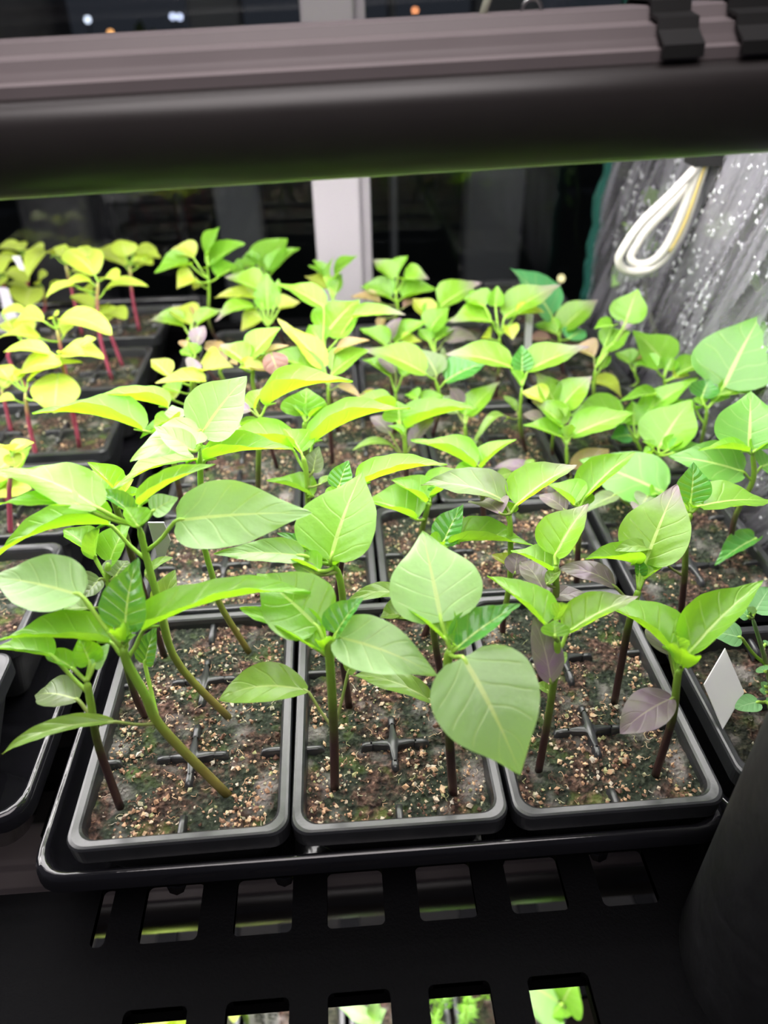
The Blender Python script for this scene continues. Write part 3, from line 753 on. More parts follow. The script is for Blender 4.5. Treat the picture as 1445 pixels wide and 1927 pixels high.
# ---- front row, middle pack
plant(2, 0, [('x', 628, 1372), ('x', 621, 1250), ('x', 616, 1200)], [
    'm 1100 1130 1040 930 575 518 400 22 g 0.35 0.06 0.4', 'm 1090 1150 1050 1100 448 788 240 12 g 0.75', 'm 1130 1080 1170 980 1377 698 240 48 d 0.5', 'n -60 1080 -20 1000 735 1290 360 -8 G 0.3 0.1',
    'x 628 1368 578 1300 412 1317 70 -10 n 0.5 0.16', 'x 632 1362 655 1265 688 1228 40 35 n', 'm 1110 1180 1105 1140 1060 1020 110 60 g', 'm 1130 1180 1150 1140 1210 1035 100 50 g'], base=(630, 1486), rad=0.19)
plant(3, 0, [('x', 846, 1392), ('x', 842, 1255), ('x', 848, 1222)], [
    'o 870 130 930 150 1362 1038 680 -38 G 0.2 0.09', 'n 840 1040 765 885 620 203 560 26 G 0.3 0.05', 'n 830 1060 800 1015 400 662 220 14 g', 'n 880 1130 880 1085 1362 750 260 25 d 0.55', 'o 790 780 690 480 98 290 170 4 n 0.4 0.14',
    'o 850 770 905 650 960 600 60 20 n', 'n 860 1090 860 1060 800 980 90 45 g'], base=(853, 1496), rad=0.19)
plant(3, 1, [('n', 700, 900), ('n', 770, 780)], [
    'n 740 820 500 690 48 740 130 5 n 0.4 0.18', 'n 700 790 530 740 322 812 100 -5 n', 'n 770 800 870 620 1062 548 150 0 y 0.4 0.2', 'n 540 860 420 850 540 860 60 0 n', 'n 720 840 450 830 300 850 120 0 n'], look='y')
plant(2, 1, [('m', 1215, 1060), ('m', 1225, 740), ('m', 1190, 520), ('m', 1130, 450)], [
    'm 1130 460 1130 415 1373 -255 470 32 g 0.3 0.05', 'm 1060 500 930 385 250 375 180 2 G 0.5', 'm 1090 450 1080 405 728 213 150 28 d', 'm 1090 520 1045 500 762 415 150 0 g', 'm 1130 520 1150 470 1287 395 90 32 g', 'm 1180 490 1195 400 1280 250 110 50 q', 'm 1180 520 1000 520 840 450 100 5 q'],
    base=(657, 1332))
plant(2, 2, [('h', 380, 1120), ('h', 400, 1000)], [
    'h 330 1010 310 960 385 748 160 52 d 0.4', 'h 400 980 470 935 1130 775 220 8 g 0.55', 'h 380 1020 330 1010 200 1080 110 0 g'])
plant(3, 2, [('n', 790, 600), ('n', 800, 330)], [
    'n 790 330 780 290 928 -5 220 50 d 0.35', 'n 820 330 830 290 1475 312 250 4 g 0.65', 'n 790 340 760 310 640 300 120 20 g'])
# ---- front row, right pack
plant(4, 0, [('x', 1030, 1360), ('x', 1047, 1245), ('x', 1049, 1205)], [
    'p 560 1000 510 905 65 540 230 14 g 0.6', 'p 620 1130 675 965 1212 690 230 20 t 0.55', 'p 590 960 590 885 662 752 120 55 d', 'p 590 1010 580 995 570 870 150 35 g 0.4', 's 375 1160 360 1150 275 825 135 50 p 0.35', 's 370 1260 345 1195 290 1160 50 20 n', 's 400 1110 400 1060 440 1000 50 40 n'],
    look='p', base=(1013, 1452))
plant(5, 0, [('r', 560, 1350), ('r', 605, 1000), ('r', 625, 880)], [
    'r 680 930 720 725 1402 62 340 30 g 0.6', 'r 590 940 560 725 -135 270 340 8 g 0.6 0.12', 'r 640 930 640 860 630 700 210 45 g 0.4', 'r 640 900 620 710 570 540 130 60 d', 'r 560 1000 540 745 330 480 210 0 p', 'r 590 1150 565 1145 78 1472 320 -25 p 0.3 0.12'],
    look='p', base=(1232, 1462))
plant(5, 1, [('x', 1180, 1190), ('x', 1194, 1135), ('x', 1202, 1110)], [
    'p 1200 560 1200 455 808 412 190 18 g 0.7', 'p 1250 520 1258 445 1502 -155 350 36 t 0.3', 'p 1230 600 1250 560 1432 438 130 32 g', 'p 1190 740 1030 615 600 490 180 4 p 0.3 0.16', 'p 1230 700 1300 330 1030 350 110 10 n 0.4', 'p 1210 580 1215 530 1210 390 90 65 d'],
    look='p', base=(1155, 1327))
plant(4, 1, [('p', 575, 760), ('p', 585, 560), ('p', 585, 460)], [
    'p 590 430 580 385 832 -12 280 42 t 0.45', 'p 565 560 565 510 245 345 210 8 g 0.6', 'p 540 700 515 685 325 430 160 -8 p', 'p 580 790 515 705 832 692 130 5 p', 'p 560 620 520 600 620 480 80 30 n'], look='p')
plant(4, 2, [('p', 190, 850), ('p', 240, 540), ('i', 480, 1150)], [
    'i 460 1160 430 1050 -190 937 290 4 q 0.6 0.12', 'i 520 1180 530 1085 988 780 270 24 t 0.5', 'i 480 1200 455 1150 430 1050 110 55 g', 'i 450 1190 410 1150 225 1075 240 -30 p 0.4', 'p 240 500 250 475 102 378 120 15 y', 'p 250 500 275 520 300 345 140 40 p'], look='p', base=(946, 1192))
plant(3, 3, [('h', 960, 1190), ('h', 1000, 1065)], [
    'h 990 1080 1000 1030 1382 845 220 14 g 0.6', 'h 980 1080 960 1065 708 898 210 28 g 0.6', 'h 950 1190 900 1195 505 1050 290 4 g 0.55 0.08', 'h 1000 1060 1010 1020 1080 960 80 40 d'])
plant(5, 3, [('p', 755, 300), ('p', 770, 120), ('i', 1010, 1100)], [
    'i 1000 1110 960 1085 768 928 220 18 g', 'i 1040 1080 1050 1025 1428 683 220 34 g 0.6', 'i 950 1140 900 1125 700 1010 160 0 p', 'p 740 410 725 340 670 265 80 30 y', 'i 1000 1150 1000 1100 950 960 150 40 g'], base=(1085, 1100))
# ---- second row
plant(2, 3, [('x', 584, 1015), ('x', 577, 900), ('g', 1165, 720)], [
    'h 60 830 115 620 850 355 240 13 g 0.75 0.09', 'g 1170 830 1085 665 508 632 230 6 g 0.7 0.1', 'g 1160 740 1150 690 1018 505 180 38 g', 'g 1250 1020 1240 1015 888 903 160 2 g', 'g 1230 900 1240 835 1285 640 140 55 q', 'g 1220 960 1290 930 1380 870 50 10 n'], base=(600, 1085))
plant(1, 4, [('g', 830, 700), ('g', 835, 430)], [
    'g 840 430 890 335 1540 160 240 14 g 0.75 0.1', 'g 800 420 770 370 600 385 140 5 p', 'g 820 400 800 360 890 190 120 45 t', 'g 840 480 820 450 560 560 60 -10 g', 'g 840 500 700 500 520 560 170 -5 q'])
plant(2, 4, [('g', 1180, 570), ('g', 1185, 460)], [
    'g 1190 450 1180 415 1195 200 250 48 g 0.35', 'g 1180 440 1160 410 1085 330 100 35 g', 'g 1200 440 1215 425 1345 318 120 28 g'], base=(588, 1000))
plant(4, 4, [('i', 270, 950), ('i', 270, 855)], [
    'i 230 850 210 805 -270 600 210 14 g', 'i 280 850 265 800 528 588 170 38 g 0.5', 'i 250 850 240 790 78 615 70 30 p', 'i 260 860 240 850 0 900 130 5 g'])
plant(0, 4, [('f', 1300, 700), ('f', 1300, 500)], [
    'f 1290 500 1270 350 672 285 190 8 g 0.6', 'f 1280 540 1085 525 245 400 250 4 g 0.65 0.08', 'f 1310 500 1290 500 1060 580 120 -5 g', 'f 1320 480 1330 460 1160 500 130 20 g', 'f 1310 480 1330 440 1300 330 130 45 G'])
plant(3, 5, [('h', 820, 800), ('h', 812, 640), ('h', 805, 540)], [
    'h 830 560 820 505 1360 352 230 13 g 0.6', 'h 780 500 770 455 755 298 190 58 g 0.3', 'h 790 490 705 365 408 322 180 18 g', 'h 850 700 850 645 1032 430 140 48 p', 'h 780 750 700 545 548 418 130 28 p', 'h 770 740 725 650 412 672 70 8 n 0.4 0.2', 'h 800 560 790 552 678 488 70 25 g'],
    base=(768, 932))
plant(5, 5, [('i', 910, 780), ('i', 905, 630)], [
    'i 890 600 870 570 578 478 150 13 g', 'i 900 600 880 490 648 298 170 28 t', 'i 930 640 945 565 1425 388 200 18 g 0.6', 'i 910 620 915 585 945 478 80 55 d', 'i 920 900 950 870 1228 660 170 20 o 0.3', 'i 890 900 700 830 345 810 110 6 p', 'i 880 890 500 850 360 900 80 0 n', 'i 890 880 600 810 665 742 50 20 n'], base=(1063, 905))
plant(4, 5, [('i', 250, 760), ('i', 180, 690)], ['i 180 690 170 660 240 600 80 40 q', 'i 200 720 150 700 60 640 80 20 p'], look='p')
# ---- third row
plant(2, 6, [('h', 235, 330), ('h', 232, 180)], [
    'c 230 1170 200 1090 -155 728 150 28 y 0.4', 'c 200 1190 180 1150 -285 978 180 18 g', 'c 250 1190 265 1135 535 958 240 33 g 0.5', 'c 250 1150 280 985 545 888 100 28 o', 'h 240 220 300 190 475 275 70 -5 o'])
plant(5, 6, [('i', 555, 480), ('i', 570, 190)], [
    'd 560 1150 570 1115 570 918 120 60 d 0.4', 'd 600 1160 615 1115 1078 938 240 18 t 0.5', 'd 540 1160 485 1085 -10 988 220 13 t 0.6', 'i 575 440 470 430 180 660 60 -5 n 0.4 0.3', 'i 570 400 530 370 430 262 50 25 n', 'i 560 180 560 160 480 60 80 45 g'])
plant(5.6, 6, [('i', 800, 600), ('i', 850, 400)], [
    'i 850 380 830 335 668 88 190 44 t 0.4', 'i 860 380 860 355 1098 108 210 38 t 0.4', 'i 840 360 740 305 568 228 150 8 y', 'i 860 400 870 340 900 420 60 10 n', 'i 840 500 720 450 580 395 90 5 p', 'i 840 250 830 180 850 150 40 60 n'], base=(1040, 872), label='purple-tipped pepper seedling leaning at the right edge of third row')
plant(4, 6, [('i', 135, 600), ('i', 140, 480)], [
    'i 150 440 165 405 408 152 170 38 t 0.45', 'i 110 430 85 385 -125 288 130 13 q', 'i 120 420 105 340 28 198 100 48 p', 'i 140 440 140 400 170 300 80 50 g'], look='p')
plant(0, 6, [('b', 330, 1290), ('b', 340, 1160)], [
    'g 330 150 430 150 48 165 130 5 y', 'g 260 240 230 230 100 190 120 20 g', 'b 150 1200 150 1150 15 1030 130 28 y', 'b 300 1190 320 1140 402 1075 190 30 p', 'b 400 1090 410 1110 640 1090 170 10 y', 'g 200 300 180 290 110 195 120 30 y'], look='y')
plant(1, 6, [('b', 800, 1290), ('b', 790, 1050)], [
    'b 790 1030 780 1005 995 788 220 38 g 0.45', 'b 740 1070 730 1055 538 918 160 23 t', 'b 800 1090 790 1080 918 1110 120 5 o', 'b 850 990 920 980 985 1165 150 -60 P 0.3', 'b 810 1030 880 985 1060 925 50 10 o', 'b 700 1100 690 1090 910 1115 110 0 y'], look='p')
plant(3, 7, [('h', 740, 330), ('h', 740, 240)], [
    'c 710 1200 700 1155 488 1030 170 28 g', 'c 740 1190 740 1130 605 1015 120 33 p', 'c 770 1190 790 1155 870 1100 110 20 g', 'h 720 280 600 250 480 265 70 5 P', 'h 730 300 620 300 410 310 110 5 y'])
plant(3.7, 6.6, [('h', 1060, 420), ('h', 1070, 260), ('c', 1040, 1180)], [
    'c 1010 1170 960 1135 495 950 240 18 t 0.5', 'c 1060 1190 1050 1145 938 955 170 43 q 0.3', 'c 1110 1250 1120 1190 1445 1048 210 23 d 0.5', 'h 1060 260 900 290 810 250 120 10 g', 'h 1000 320 950 320 1110 260 120 10 g'], label='purple-tipped pepper seedling in the third row, right of its middle pack')
plant(1, 7, [('b', 560, 1180), ('b', 590, 1060)], ['b 590 1060 580 1045 430 900 110 10 o', 'b 590 1060 610 1045 670 1070 60 0 o', 'b 570 1080 540 1050 390 1060 150 5 y', 'b 600 1080 590 1000 540 960 80 40 g'], look='y')
plant(2, 7, [('c', 195, 1100), ('c', 190, 1000)], [
    'c 200 900 215 840 465 575 330 30 g 0.25', 'c 180 950 170 905 85 768 150 38 g', 'b 1350 690 1320 635 980 458 170 18 g 0.5', 'c 400 700 420 710 815 690 120 2 t', 'c 180 1000 160 980 95 860 60 50 g'])
plant(0, 7, [('b', 330, 1180), ('b', 330, 1050)], ['b 340 1000 360 920 420 775 120 50 p', 'b 330 1040 320 1000 235 965 120 20 g', 'b 330 1000 300 960 230 890 60 20 o', 'b 340 1020 350 990 290 900 90 60 g'], look='p')
plant(6, 7, [('e', 130, 1260), ('e', 140, 1100)], [
    'e 300 850 370 750 462 496 210 58 g 0.35', 'e 350 830 360 805 422 668 70 50 p', 'e 300 790 270 775 132 800 100 8 g', 'e 200 1010 225 950 405 820 220 38 g 0.5', 'e 130 1080 130 1010 -20 940 170 15 o', 'e 160 1150 180 1100 260 1000 90 30 g', 'j 130 280 120 150 340 280 120 -20 y 0.4 0.25'], base=(1117, 790), label='lime pepper seedling in front of the plastic cover, with an upright leaf')
# ---- fourth row and back
plant(3, 8, [('c', 720, 1060), ('c', 712, 970)], ['c 690 960 670 925 468 798 150 28 g', 'c 750 950 740 905 978 738 150 33 g', 'c 720 940 700 870 782 715 110 58 p', 'c 760 950 800 920 940 890 120 5 y'], look='p')
plant(4, 8, [('c', 1035, 1080), ('c', 1035, 980)], ['c 1010 900 990 890 918 800 110 30 g', 'c 1030 900 1040 885 1185 795 150 25 g', 'c 1010 850 1000 805 1145 636 190 43 g 0.35', 'c 1080 930 1110 885 1355 880 170 4 p', 'c 1060 1000 1080 1000 1140 1010 110 -10 q'], look='p')
plant(5, 8, [('d', 400, 1050), ('d', 400, 850)], ['d 380 780 345 740 22 738 210 13 t 0.6', 'd 440 760 440 710 865 470 220 24 t 0.5', 'd 370 640 370 625 386 472 100 68 g', 'd 350 650 290 630 130 570 170 10 g', 'd 470 720 530 690 740 670 110 0 y', 'd 400 880 330 870 260 870 130 -10 y', 'd 420 800 470 780 500 880 100 -40 y'])
plant(0, 9, [('b', 310, 950), ('b', 310, 850)], ['b 290 800 260 775 -5 735 160 8 t', 'b 310 790 320 760 160 640 190 20 y', 'b 340 800 370 765 575 655 120 18 t', 'b 330 720 350 700 400 640 90 20 o'], look='y')
plant(1, 9, [('b', 905, 900), ('b', 900, 780)], ['b 900 700 900 650 890 368 150 66 g 0.4', 'b 850 560 830 505 576 410 190 13 t', 'b 870 700 800 640 500 740 120 5 t 0.5 0.15', 'b 860 620 810 570 495 565 130 5 y', 'b 880 720 850 725 695 812 150 -15 y', 'b 960 700 985 650 1140 600 130 10 y', 'b 970 560 970 540 980 420 60 65 g'])
plant(2, 10, [('c', 260, 720), ('c', 265, 560)], ['c 250 600 235 490 55 400 150 20 y 0.4', 'c 270 560 290 410 455 246 170 48 g 0.5', 'c 230 420 210 395 115 276 80 45 g', 'c 240 420 240 395 272 258 70 66 g', 'c 280 580 290 520 330 380 110 60 g', 'c 250 420 200 400 80 320 60 30 g'])
plant(3, 10, [('c', 745, 700), ('c', 740, 540)], ['c 710 610 700 565 472 480 190 13 g', 'c 770 590 790 565 1065 500 180 10 g', 'c 730 470 720 425 568 278 140 33 t', 'c 750 420 760 375 832 246 120 58 g', 'c 770 460 800 425 990 422 150 10 t', 'c 780 650 800 640 895 588 70 20 P', 'c 700 640 620 600 400 560 100 5 o', 'c 700 700 640 720 620 800 60 -30 o'])
plant(4, 9, [('c', 1010, 900), ('c', 1000, 780)], ['c 1060 680 1085 625 1385 453 240 28 t 0.45', 'c 980 740 980 715 872 568 150 33 y', 'c 990 740 1000 710 1075 588 120 35 g', 'c 1300 650 1340 620 1440 560 150 20 g'])
plant(0, 10, [('b', 470, 800), ('b', 455, 520), ('b', 450, 420)], ['b 450 300 440 240 537 28 200 58 g 0.35', 'b 450 400 440 330 726 152 220 33 g 0.45', 'b 360 360 310 315 45 378 170 3 g', 'b 360 290 340 265 165 203 160 18 y', 'b 420 440 350 440 210 495 190 -10 y', 'b 500 450 520 410 680 318 170 18 g', 'b 430 500 400 470 340 500 110 0 y'])
plant(1, 11, [('b', 880, 620), ('b', 870, 420)], ['b 870 390 870 345 1045 115 280 42 g 0.35', 'b 930 400 930 375 1136 186 160 33 g', 'b 830 360 800 335 662 325 160 5 g', 'b 840 330 820 295 728 238 80 35 g', 'b 780 380 720 370 620 380 140 0 g'])
plant(6, 9, [('d', 860, 960), ('d', 850, 830)], ['d 830 800 795 700 478 336 380 40 D 0.25', 'd 870 860 870 805 1145 576 190 33 t 0.45', 'd 850 860 830 835 665 768 140 8 g', 'd 880 880 920 875 1048 808 150 8 D', 'd 820 900 780 880 620 880 90 5 P'], look='D', base=(1060, 705), label='pepper seedling with a large blue-green leaf near the dark window')
# ---- right column along the plastic cover
plant(6, 2, [('x', 1288, 1085), ('x', 1291, 1000), ('x', 1300, 965)], [
    'j 850 1080 860 1060 882 760 220 58 d 0.35', 'j 900 1120 925 1095 1500 1060 330 3 g 0.35', 'j 850 1180 830 1130 756 990 170 38 g', 's 1010 630 880 500 685 500 60 8 n', 's 1020 560 965 440 940 400 30 40 n', 'j 870 1150 890 1110 930 1100 90 40 g'], base=(1278, 1178), label='tall green pepper seedling beside the tray, behind the white label')
plant(6, 4, [('j', 450, 1090), ('j', 640, 1040)], ['j 690 1030 660 995 18 745 370 2 H 0.25 0.06 0.5', 'j 640 1040 600 1000 560 1010 90 10 g', 'j 600 1060 540 1020 480 1100 150 -20 q', 'j 560 1060 480 1100 440 1130 120 -30 p', 'i 1380 1080 1280 1010 1045 1140 120 -10 q'], base=(1181, 985), label='pepper seedling beside the tray with one broad pale leaf pointing left')
plant(6.6, 5, [('j', 610, 800), ('j', 618, 700)], ['j 620 690 620 655 872 288 310 38 g 0.3', 'j 580 680 570 660 496 606 70 30 g', 'j 640 690 690 672 834 572 110 22 g', 'j 680 700 720 695 922 622 160 8 H', 'j 620 720 560 700 500 700 80 0 g'], label='pepper seedling along the cover with one broad leaf leaning right')
plant(6, 6, [('j', 450, 700), ('j', 455, 600)], ['j 450 560 355 420 -55 408 260 8 g 0.5', 'j 460 560 430 480 420 300 150 50 g', 'j 490 480 480 425 918 128 150 33 g 0.6', 'j 560 330 600 250 328 302 100 5 g', 'j 480 560 510 500 870 280 130 25 g', 'j 440 640 400 560 260 580 150 -5 D'], label='pepper seedling along the cover with a long leaf over the tray edge')
plant(7, 5, [('j', 935, 650), ('j', 975, 440), ('j', 985, 360)], ['j 1000 350 1110 195 1396 -356 460 44 H 0.25', 'j 1020 330 1080 255 1350 204 150 8 g', 'j 950 330 945 275 1000 135 170 50 d', 'j 960 380 960 330 880 280 110 20 g', 'j 1000 360 1020 310 1160 260 110 10 g', 'j 960 480 900 360 870 330 60 30 g'], base=(1316, 875), label='tall pepper seedling against the wet plastic with a large upright leaf')
plant(7, 3, [('s', 1280, 330), ('j', 1330, 900), ('j', 1330, 700)], ['j 1310 700 1300 665 1310 228 420 38 H 0.3', 'j 1310 690 1290 682 918 675 110 3 g', 'j 1360 880 1260 835 688 713 290 3 H 0.35', 'j 1320 690 1340 682 1460 600 100 18 g', 'j 1350 860 1390 800 1500 760 260 8 H', 's 1400 480 1385 432 1178 566 110 -12 d'], base=(1372, 1045), label='pepper seedling at the right edge with broad leaves against the cover')
plant(6.4, 8, [('e', 430, 1230), ('e', 440, 1130)], ['e 430 1120 440 1080 560 980 120 30 g', 'e 420 1130 400 1060 290 980 140 20 g', 'e 430 1100 440 1040 500 960 70 40 o'], label='small pepper seedling in front of the cover, behind the lime one')
plant(7, 7, [('e', 650, 1300), ('e', 660, 1170)], ['e 660 1120 670 1075 425 812 290 28 g 0.3', 'e 620 1130 600 1105 440 1060 150 8 g', 'e 700 1180 760 1140 1005 1045 150 13 g', 'e 660 1160 680 1110 720 1010 130 50 g', 'e 720 1180 740 1170 850 1140 110 0 y'], label='pepper seedling against the cover with a leaf pointing up left')
# ---- hairy seedling in the single pack
plant(7, 1, [('r', 1420, 800), ('r', 1390, 690), ('r', 1300, 400)], ['r 1400 830 1200 590 905 540 250 -5 T 0.2', 'r 1300 420 1270 400 1120 310 150 10 T', 'r 1330 400 1320 355 1460 130 240 25 T', 'r 1400 850 1420 900 1345 870 110 -20 T', 'r 1400 700 1420 650 1460 630 60 5 T', 'r 1300 400 1280 370 1270 300 70 40 T', 'r 1440 1050 1420 1040 1380 1000 70 5 T', 'r 1440 1100 1430 1090 1365 1065 80 5 T'],
      base=(1452, 1300), name='tomato_seedling', label='hairy grey-green seedling beside the white label', group='hairy seedlings at right', stemm='stemt', rad=0.1)
plant(7.5, 1, [('r', 1470, 1150)], ['r 1460 1160 1360 1180 1140 1240 150 -5 T 0.15', 'r 1470 1160 1440 1190 1500 1200 90 0 T'], base=(1456, 1345), name='tomato_seedling', label='low round seed leaf at right, behind the white label', group='hairy seedlings at right', stemm='stemt', rad=0.09)
# ---- red-stemmed seedlings in the left tray
def lime(k, base, stem, leaves, label): plant(-10-k, k, stem, leaves, base=base, name='red_stemmed_seedling', label=label, group='red-stemmed lime seedlings', stemm='stemr', rad=0.145, zb=-0.8)
lime(1, (262, 622), [('a', 1000, 550), ('a', 980, 320)], ['a 970 360 945 320 665 215 150 8 e', 'a 990 330 1000 290 1155 310 130 -5 e', 'a 990 280 1010 225 1190 245 120 0 e', 'a 960 270 950 250 915 125 130 60 e', 'a 990 380 1040 330 1070 300 80 20 e', 'a 1000 300 1100 260 1215 265 80 -5 e'], 'red-stemmed lime seedling at the back right of the left tray')
lime(2, (211, 716), [('a', 760, 880), ('a', 735, 600), ('a', 740, 440)], ['a 720 480 690 445 495 480 130 0 e', 'a 730 430 715 390 500 215 220 28 e', 'a 750 440 780 420 890 430 130 10 e', 'a 780 600 800 500 1120 480 110 0 e', 'a 700 500 560 470 345 570 110 -15 e', 'a 720 560 680 530 620 500 100 -10 e', 'a 690 300 660 260 630 170 70 60 e'], 'red-stemmed lime seedling with a long leaf pointing right, left tray')
lime(3, (231, 690), [('a', 830, 830), ('a', 770, 700)], ['a 740 700 700 645 535 550 110 25 e', 'a 790 690 830 665 953 728 110 -10 e', 'a 750 690 740 650 770 765 180 -25 e', 'a 770 680 790 640 800 620 80 30 e'], 'red-stemmed lime seedling lower beside the right rim of left tray')
lime(4, (155, 630), [('a', 550, 540), ('a', 495, 310)], ['a 440 300 405 240 215 410 130 -5 e 0.4 0.25', 'a 490 270 480 255 490 158 110 60 e', 'a 500 300 520 270 630 200 110 20 e', 'a 500 380 540 360 620 370 90 5 e'], 'red-stemmed lime seedling in the back row, second from the right')
lime(5, (64, 590), [('a', 340, 650), ('a', 320, 480)], ['a 310 490 300 460 360 390 150 50 e', 'a 280 500 240 490 195 635 170 -30 e', 'a 260 510 200 490 35 470 80 5 e', 'a 350 560 390 510 500 470 100 10 e'], 'red-stemmed lime seedling with a drooping spoon-shaped leaf, left tray')
lime(6, (140, 800), [('a', 470, 1000), ('a', 430, 800)], ['a 430 770 450 725 845 845 170 -2 e', 'a 380 790 330 740 120 740 220 10 e', 'a 420 900 300 870 -20 870 130 2 e', 'a 470 900 480 850 590 755 160 30 e', 'a 400 740 400 720 440 690 90 40 e'], 'red-stemmed lime seedling with the long leaf crossing the fourth pack')
lime(7, (150, 842), [('f', 540, 330), ('f', 480, 60), ('a', 430, 1010)], ['a 420 1000 455 975 785 1030 150 0 e', 'a 390 1000 370 985 28 975 130 0 e', 'a 430 990 450 1010 640 1000 130 10 e', 'a 620 940 640 920 725 870 70 20 e', 'f 440 90 440 95 410 390 240 -40 e 0.15 0.02'], 'red-stemmed lime seedling with a squarish hanging leaf, left tray')
lime(8, (70, 864), [('f', 230, 520), ('f', 205, 380), ('f', 190, 230)], ['f 160 240 60 130 -20 30 110 25 e', 'f 170 180 150 100 470 30 190 15 e', 'f 210 210 215 150 625 12 140 15 e', 'f 160 300 110 290 -30 305 80 0 e', 'f 240 300 260 290 320 310 50 0 e', 'f 170 200 120 150 90 60 120 40 e'], 'red-stemmed lime seedling in front of the squarish hanging leaf')
lime(9, (22, 815), [('f', 40, 330), ('f', 10, 200)], ['f 20 220 30 200 60 130 90 40 e', 'a 120 1200 80 1180 20 1090 100 20 e'], 'red-stemmed lime seedling at the left picture edge, fourth pack')
lime(10, (20, 610), [('a', 30, 480), ('a', 15, 420)], ['a 30 400 50 370 210 445 150 -15 e', 'a 20 400 0 380 -80 250 160 10 e', 'a 20 450 -10 420 -60 500 140 -10 e'], 'red-stemmed lime seedling at the left picture edge, beside a pale label')
lime(11, (50, 560), [('a', 215, 350), ('a', 200, 260)], ['a 190 240 150 210 -30 200 160 8 e', 'a 200 240 210 210 300 235 130 5 e', 'a 180 220 175 200 165 140 60 60 e', 'a 200 260 150 250 40 300 120 0 e'], 'red-stemmed lime seedling at the back left corner of the window')
lime(12, (20, 1005), [('f', 70, 980), ('f', 95, 720)], ['f 90 720 100 690 255 610 120 5 e', 'f 90 730 80 680 20 640 110 40 e', 'f 100 740 90 700 120 800 90 -30 e'], 'low red-stemmed seedling behind the broad pale pepper leaf at left')
lime(13, (60, 745), [('a', 60, 1000), ('a', 230, 900)], ['a 230 900 200 850 -10 770 110 5 e', 'a 230 880 220 840 140 730 110 30 e', 'a 60 720 20 690 215 670 100 0 e'], 'red-stemmed lime seedling at the left, behind the long-leaved one')
lime(14, (18, 950), [('x', -10, 880)], ['f -100 1000 -60 960 240 640 330 15 g 0.3', 'f -100 950 -60 900 180 700 300 20 e 0.3', 'f -80 1000 -40 1000 240 960 200 5 e'], 'overexposed broad-leaved seedling cut by the left picture edge')

# labels of the pepper plants in the big tray: pack and cell
def cellname(col, row):
    col = int(col); row = int(row)
    if row < 3: pk, cr, nr, pc, cc = 'front-row', row, 3, ('left', 'middle', 'right')[col//2], ('left', 'right')[col % 2]
    elif row < 5: pk, cr, nr, pc, cc = 'second-row', row-3, 2, ('left', 'right')[col//3], ('left', 'middle', 'right')[col % 3]
    elif row < 8: pk, cr, nr, pc, cc = 'third-row', row-5, 3, ('left', 'middle', 'right')[col//2], ('left', 'right')[col % 2]
    elif row < 10: pk, cr, nr, pc, cc = 'fourth-row', row-8, 2, ('left', 'right')[col//3], ('left', 'middle', 'right')[col % 3]
    else: pk, cr, nr, pc, cc = 'back-row', row-10, 2, ('left', 'right')[col//3], ('left', 'middle', 'right')[col % 3]
    rn = ('front', 'back')[cr] if nr == 2 else ('front', 'middle', 'back')[cr]
    return f'{rn} {cc} cell of the {pk} {pc} pack'
for col, row, o, lab, look in PLANTS:
    if lab is None: o['label'] = f'{LOOK[look]} pepper seedling in the {cellname(col, row)}'
# ================================================================== LABEL STICKS
def stick(name, corners, mat, label, th=0.09, dirn=None):
    C = [np.array(c, float) for c in corners]; nrm = np.cross(C[1]-C[0], C[-1]-C[0]); nrm /= np.linalg.norm(nrm)
    m = MB(); m.rings([[c-nrm*th/2 for c in C], [c+nrm*th/2 for c in C]], cap_first=True, cap_last=True)
    o = m.build(name, mat, smooth=False, origin=min(C, key=lambda c: c[2])); tag(o, label, 'label')
    bv = o.modifiers.new('bevel', 'BEVEL'); bv.width = 0.0003; bv.segments = 2
    return o
q = [rp('r', *c) for c in ((1048, 680), (1226, 1092), (1045, 1368), (850, 1020))]
qa, qb, qd = uy(*q[0], 5.6), uy(*q[1], 4.3), uy(*q[3], 4.7)
stick('plant_label', [qa, qb, qb+qd-qa, qd], MT['white'], 'blank white plant label stuck in the single pack at right')
q = [rp('k', *c) for c in ((1115, 130), (1240, 130), (1290, 270), (1235, 425), (1195, 420))]
stick('plant_label', [uy(*c, 10.8) for c in q], MT['clear'], 'pale grey plant label at the left side of the front row pack')
q = [rp('d', *c) for c in ((600, 690), (655, 690), (640, 960), (585, 960))]
stick('plant_label', [uy(*c, 38) for c in q], MT['clear'], 'narrow lilac plant label standing among the back right seedlings')
q = [rp('a', *c) for c in ((-20, 480), (60, 490), (150, 760), (60, 770))]
stick('plant_label', [uy(*c, 53) for c in q], MT['clear'], 'pale plant label at the back left of the left tray')
q = [rp('a', *c) for c in ((90, 250), (150, 250), (190, 360), (150, 350))]
stick('plant_label', [uy(*c, 55) for c in q], MT['white'], 'white plant label tip among the farthest left seedlings')

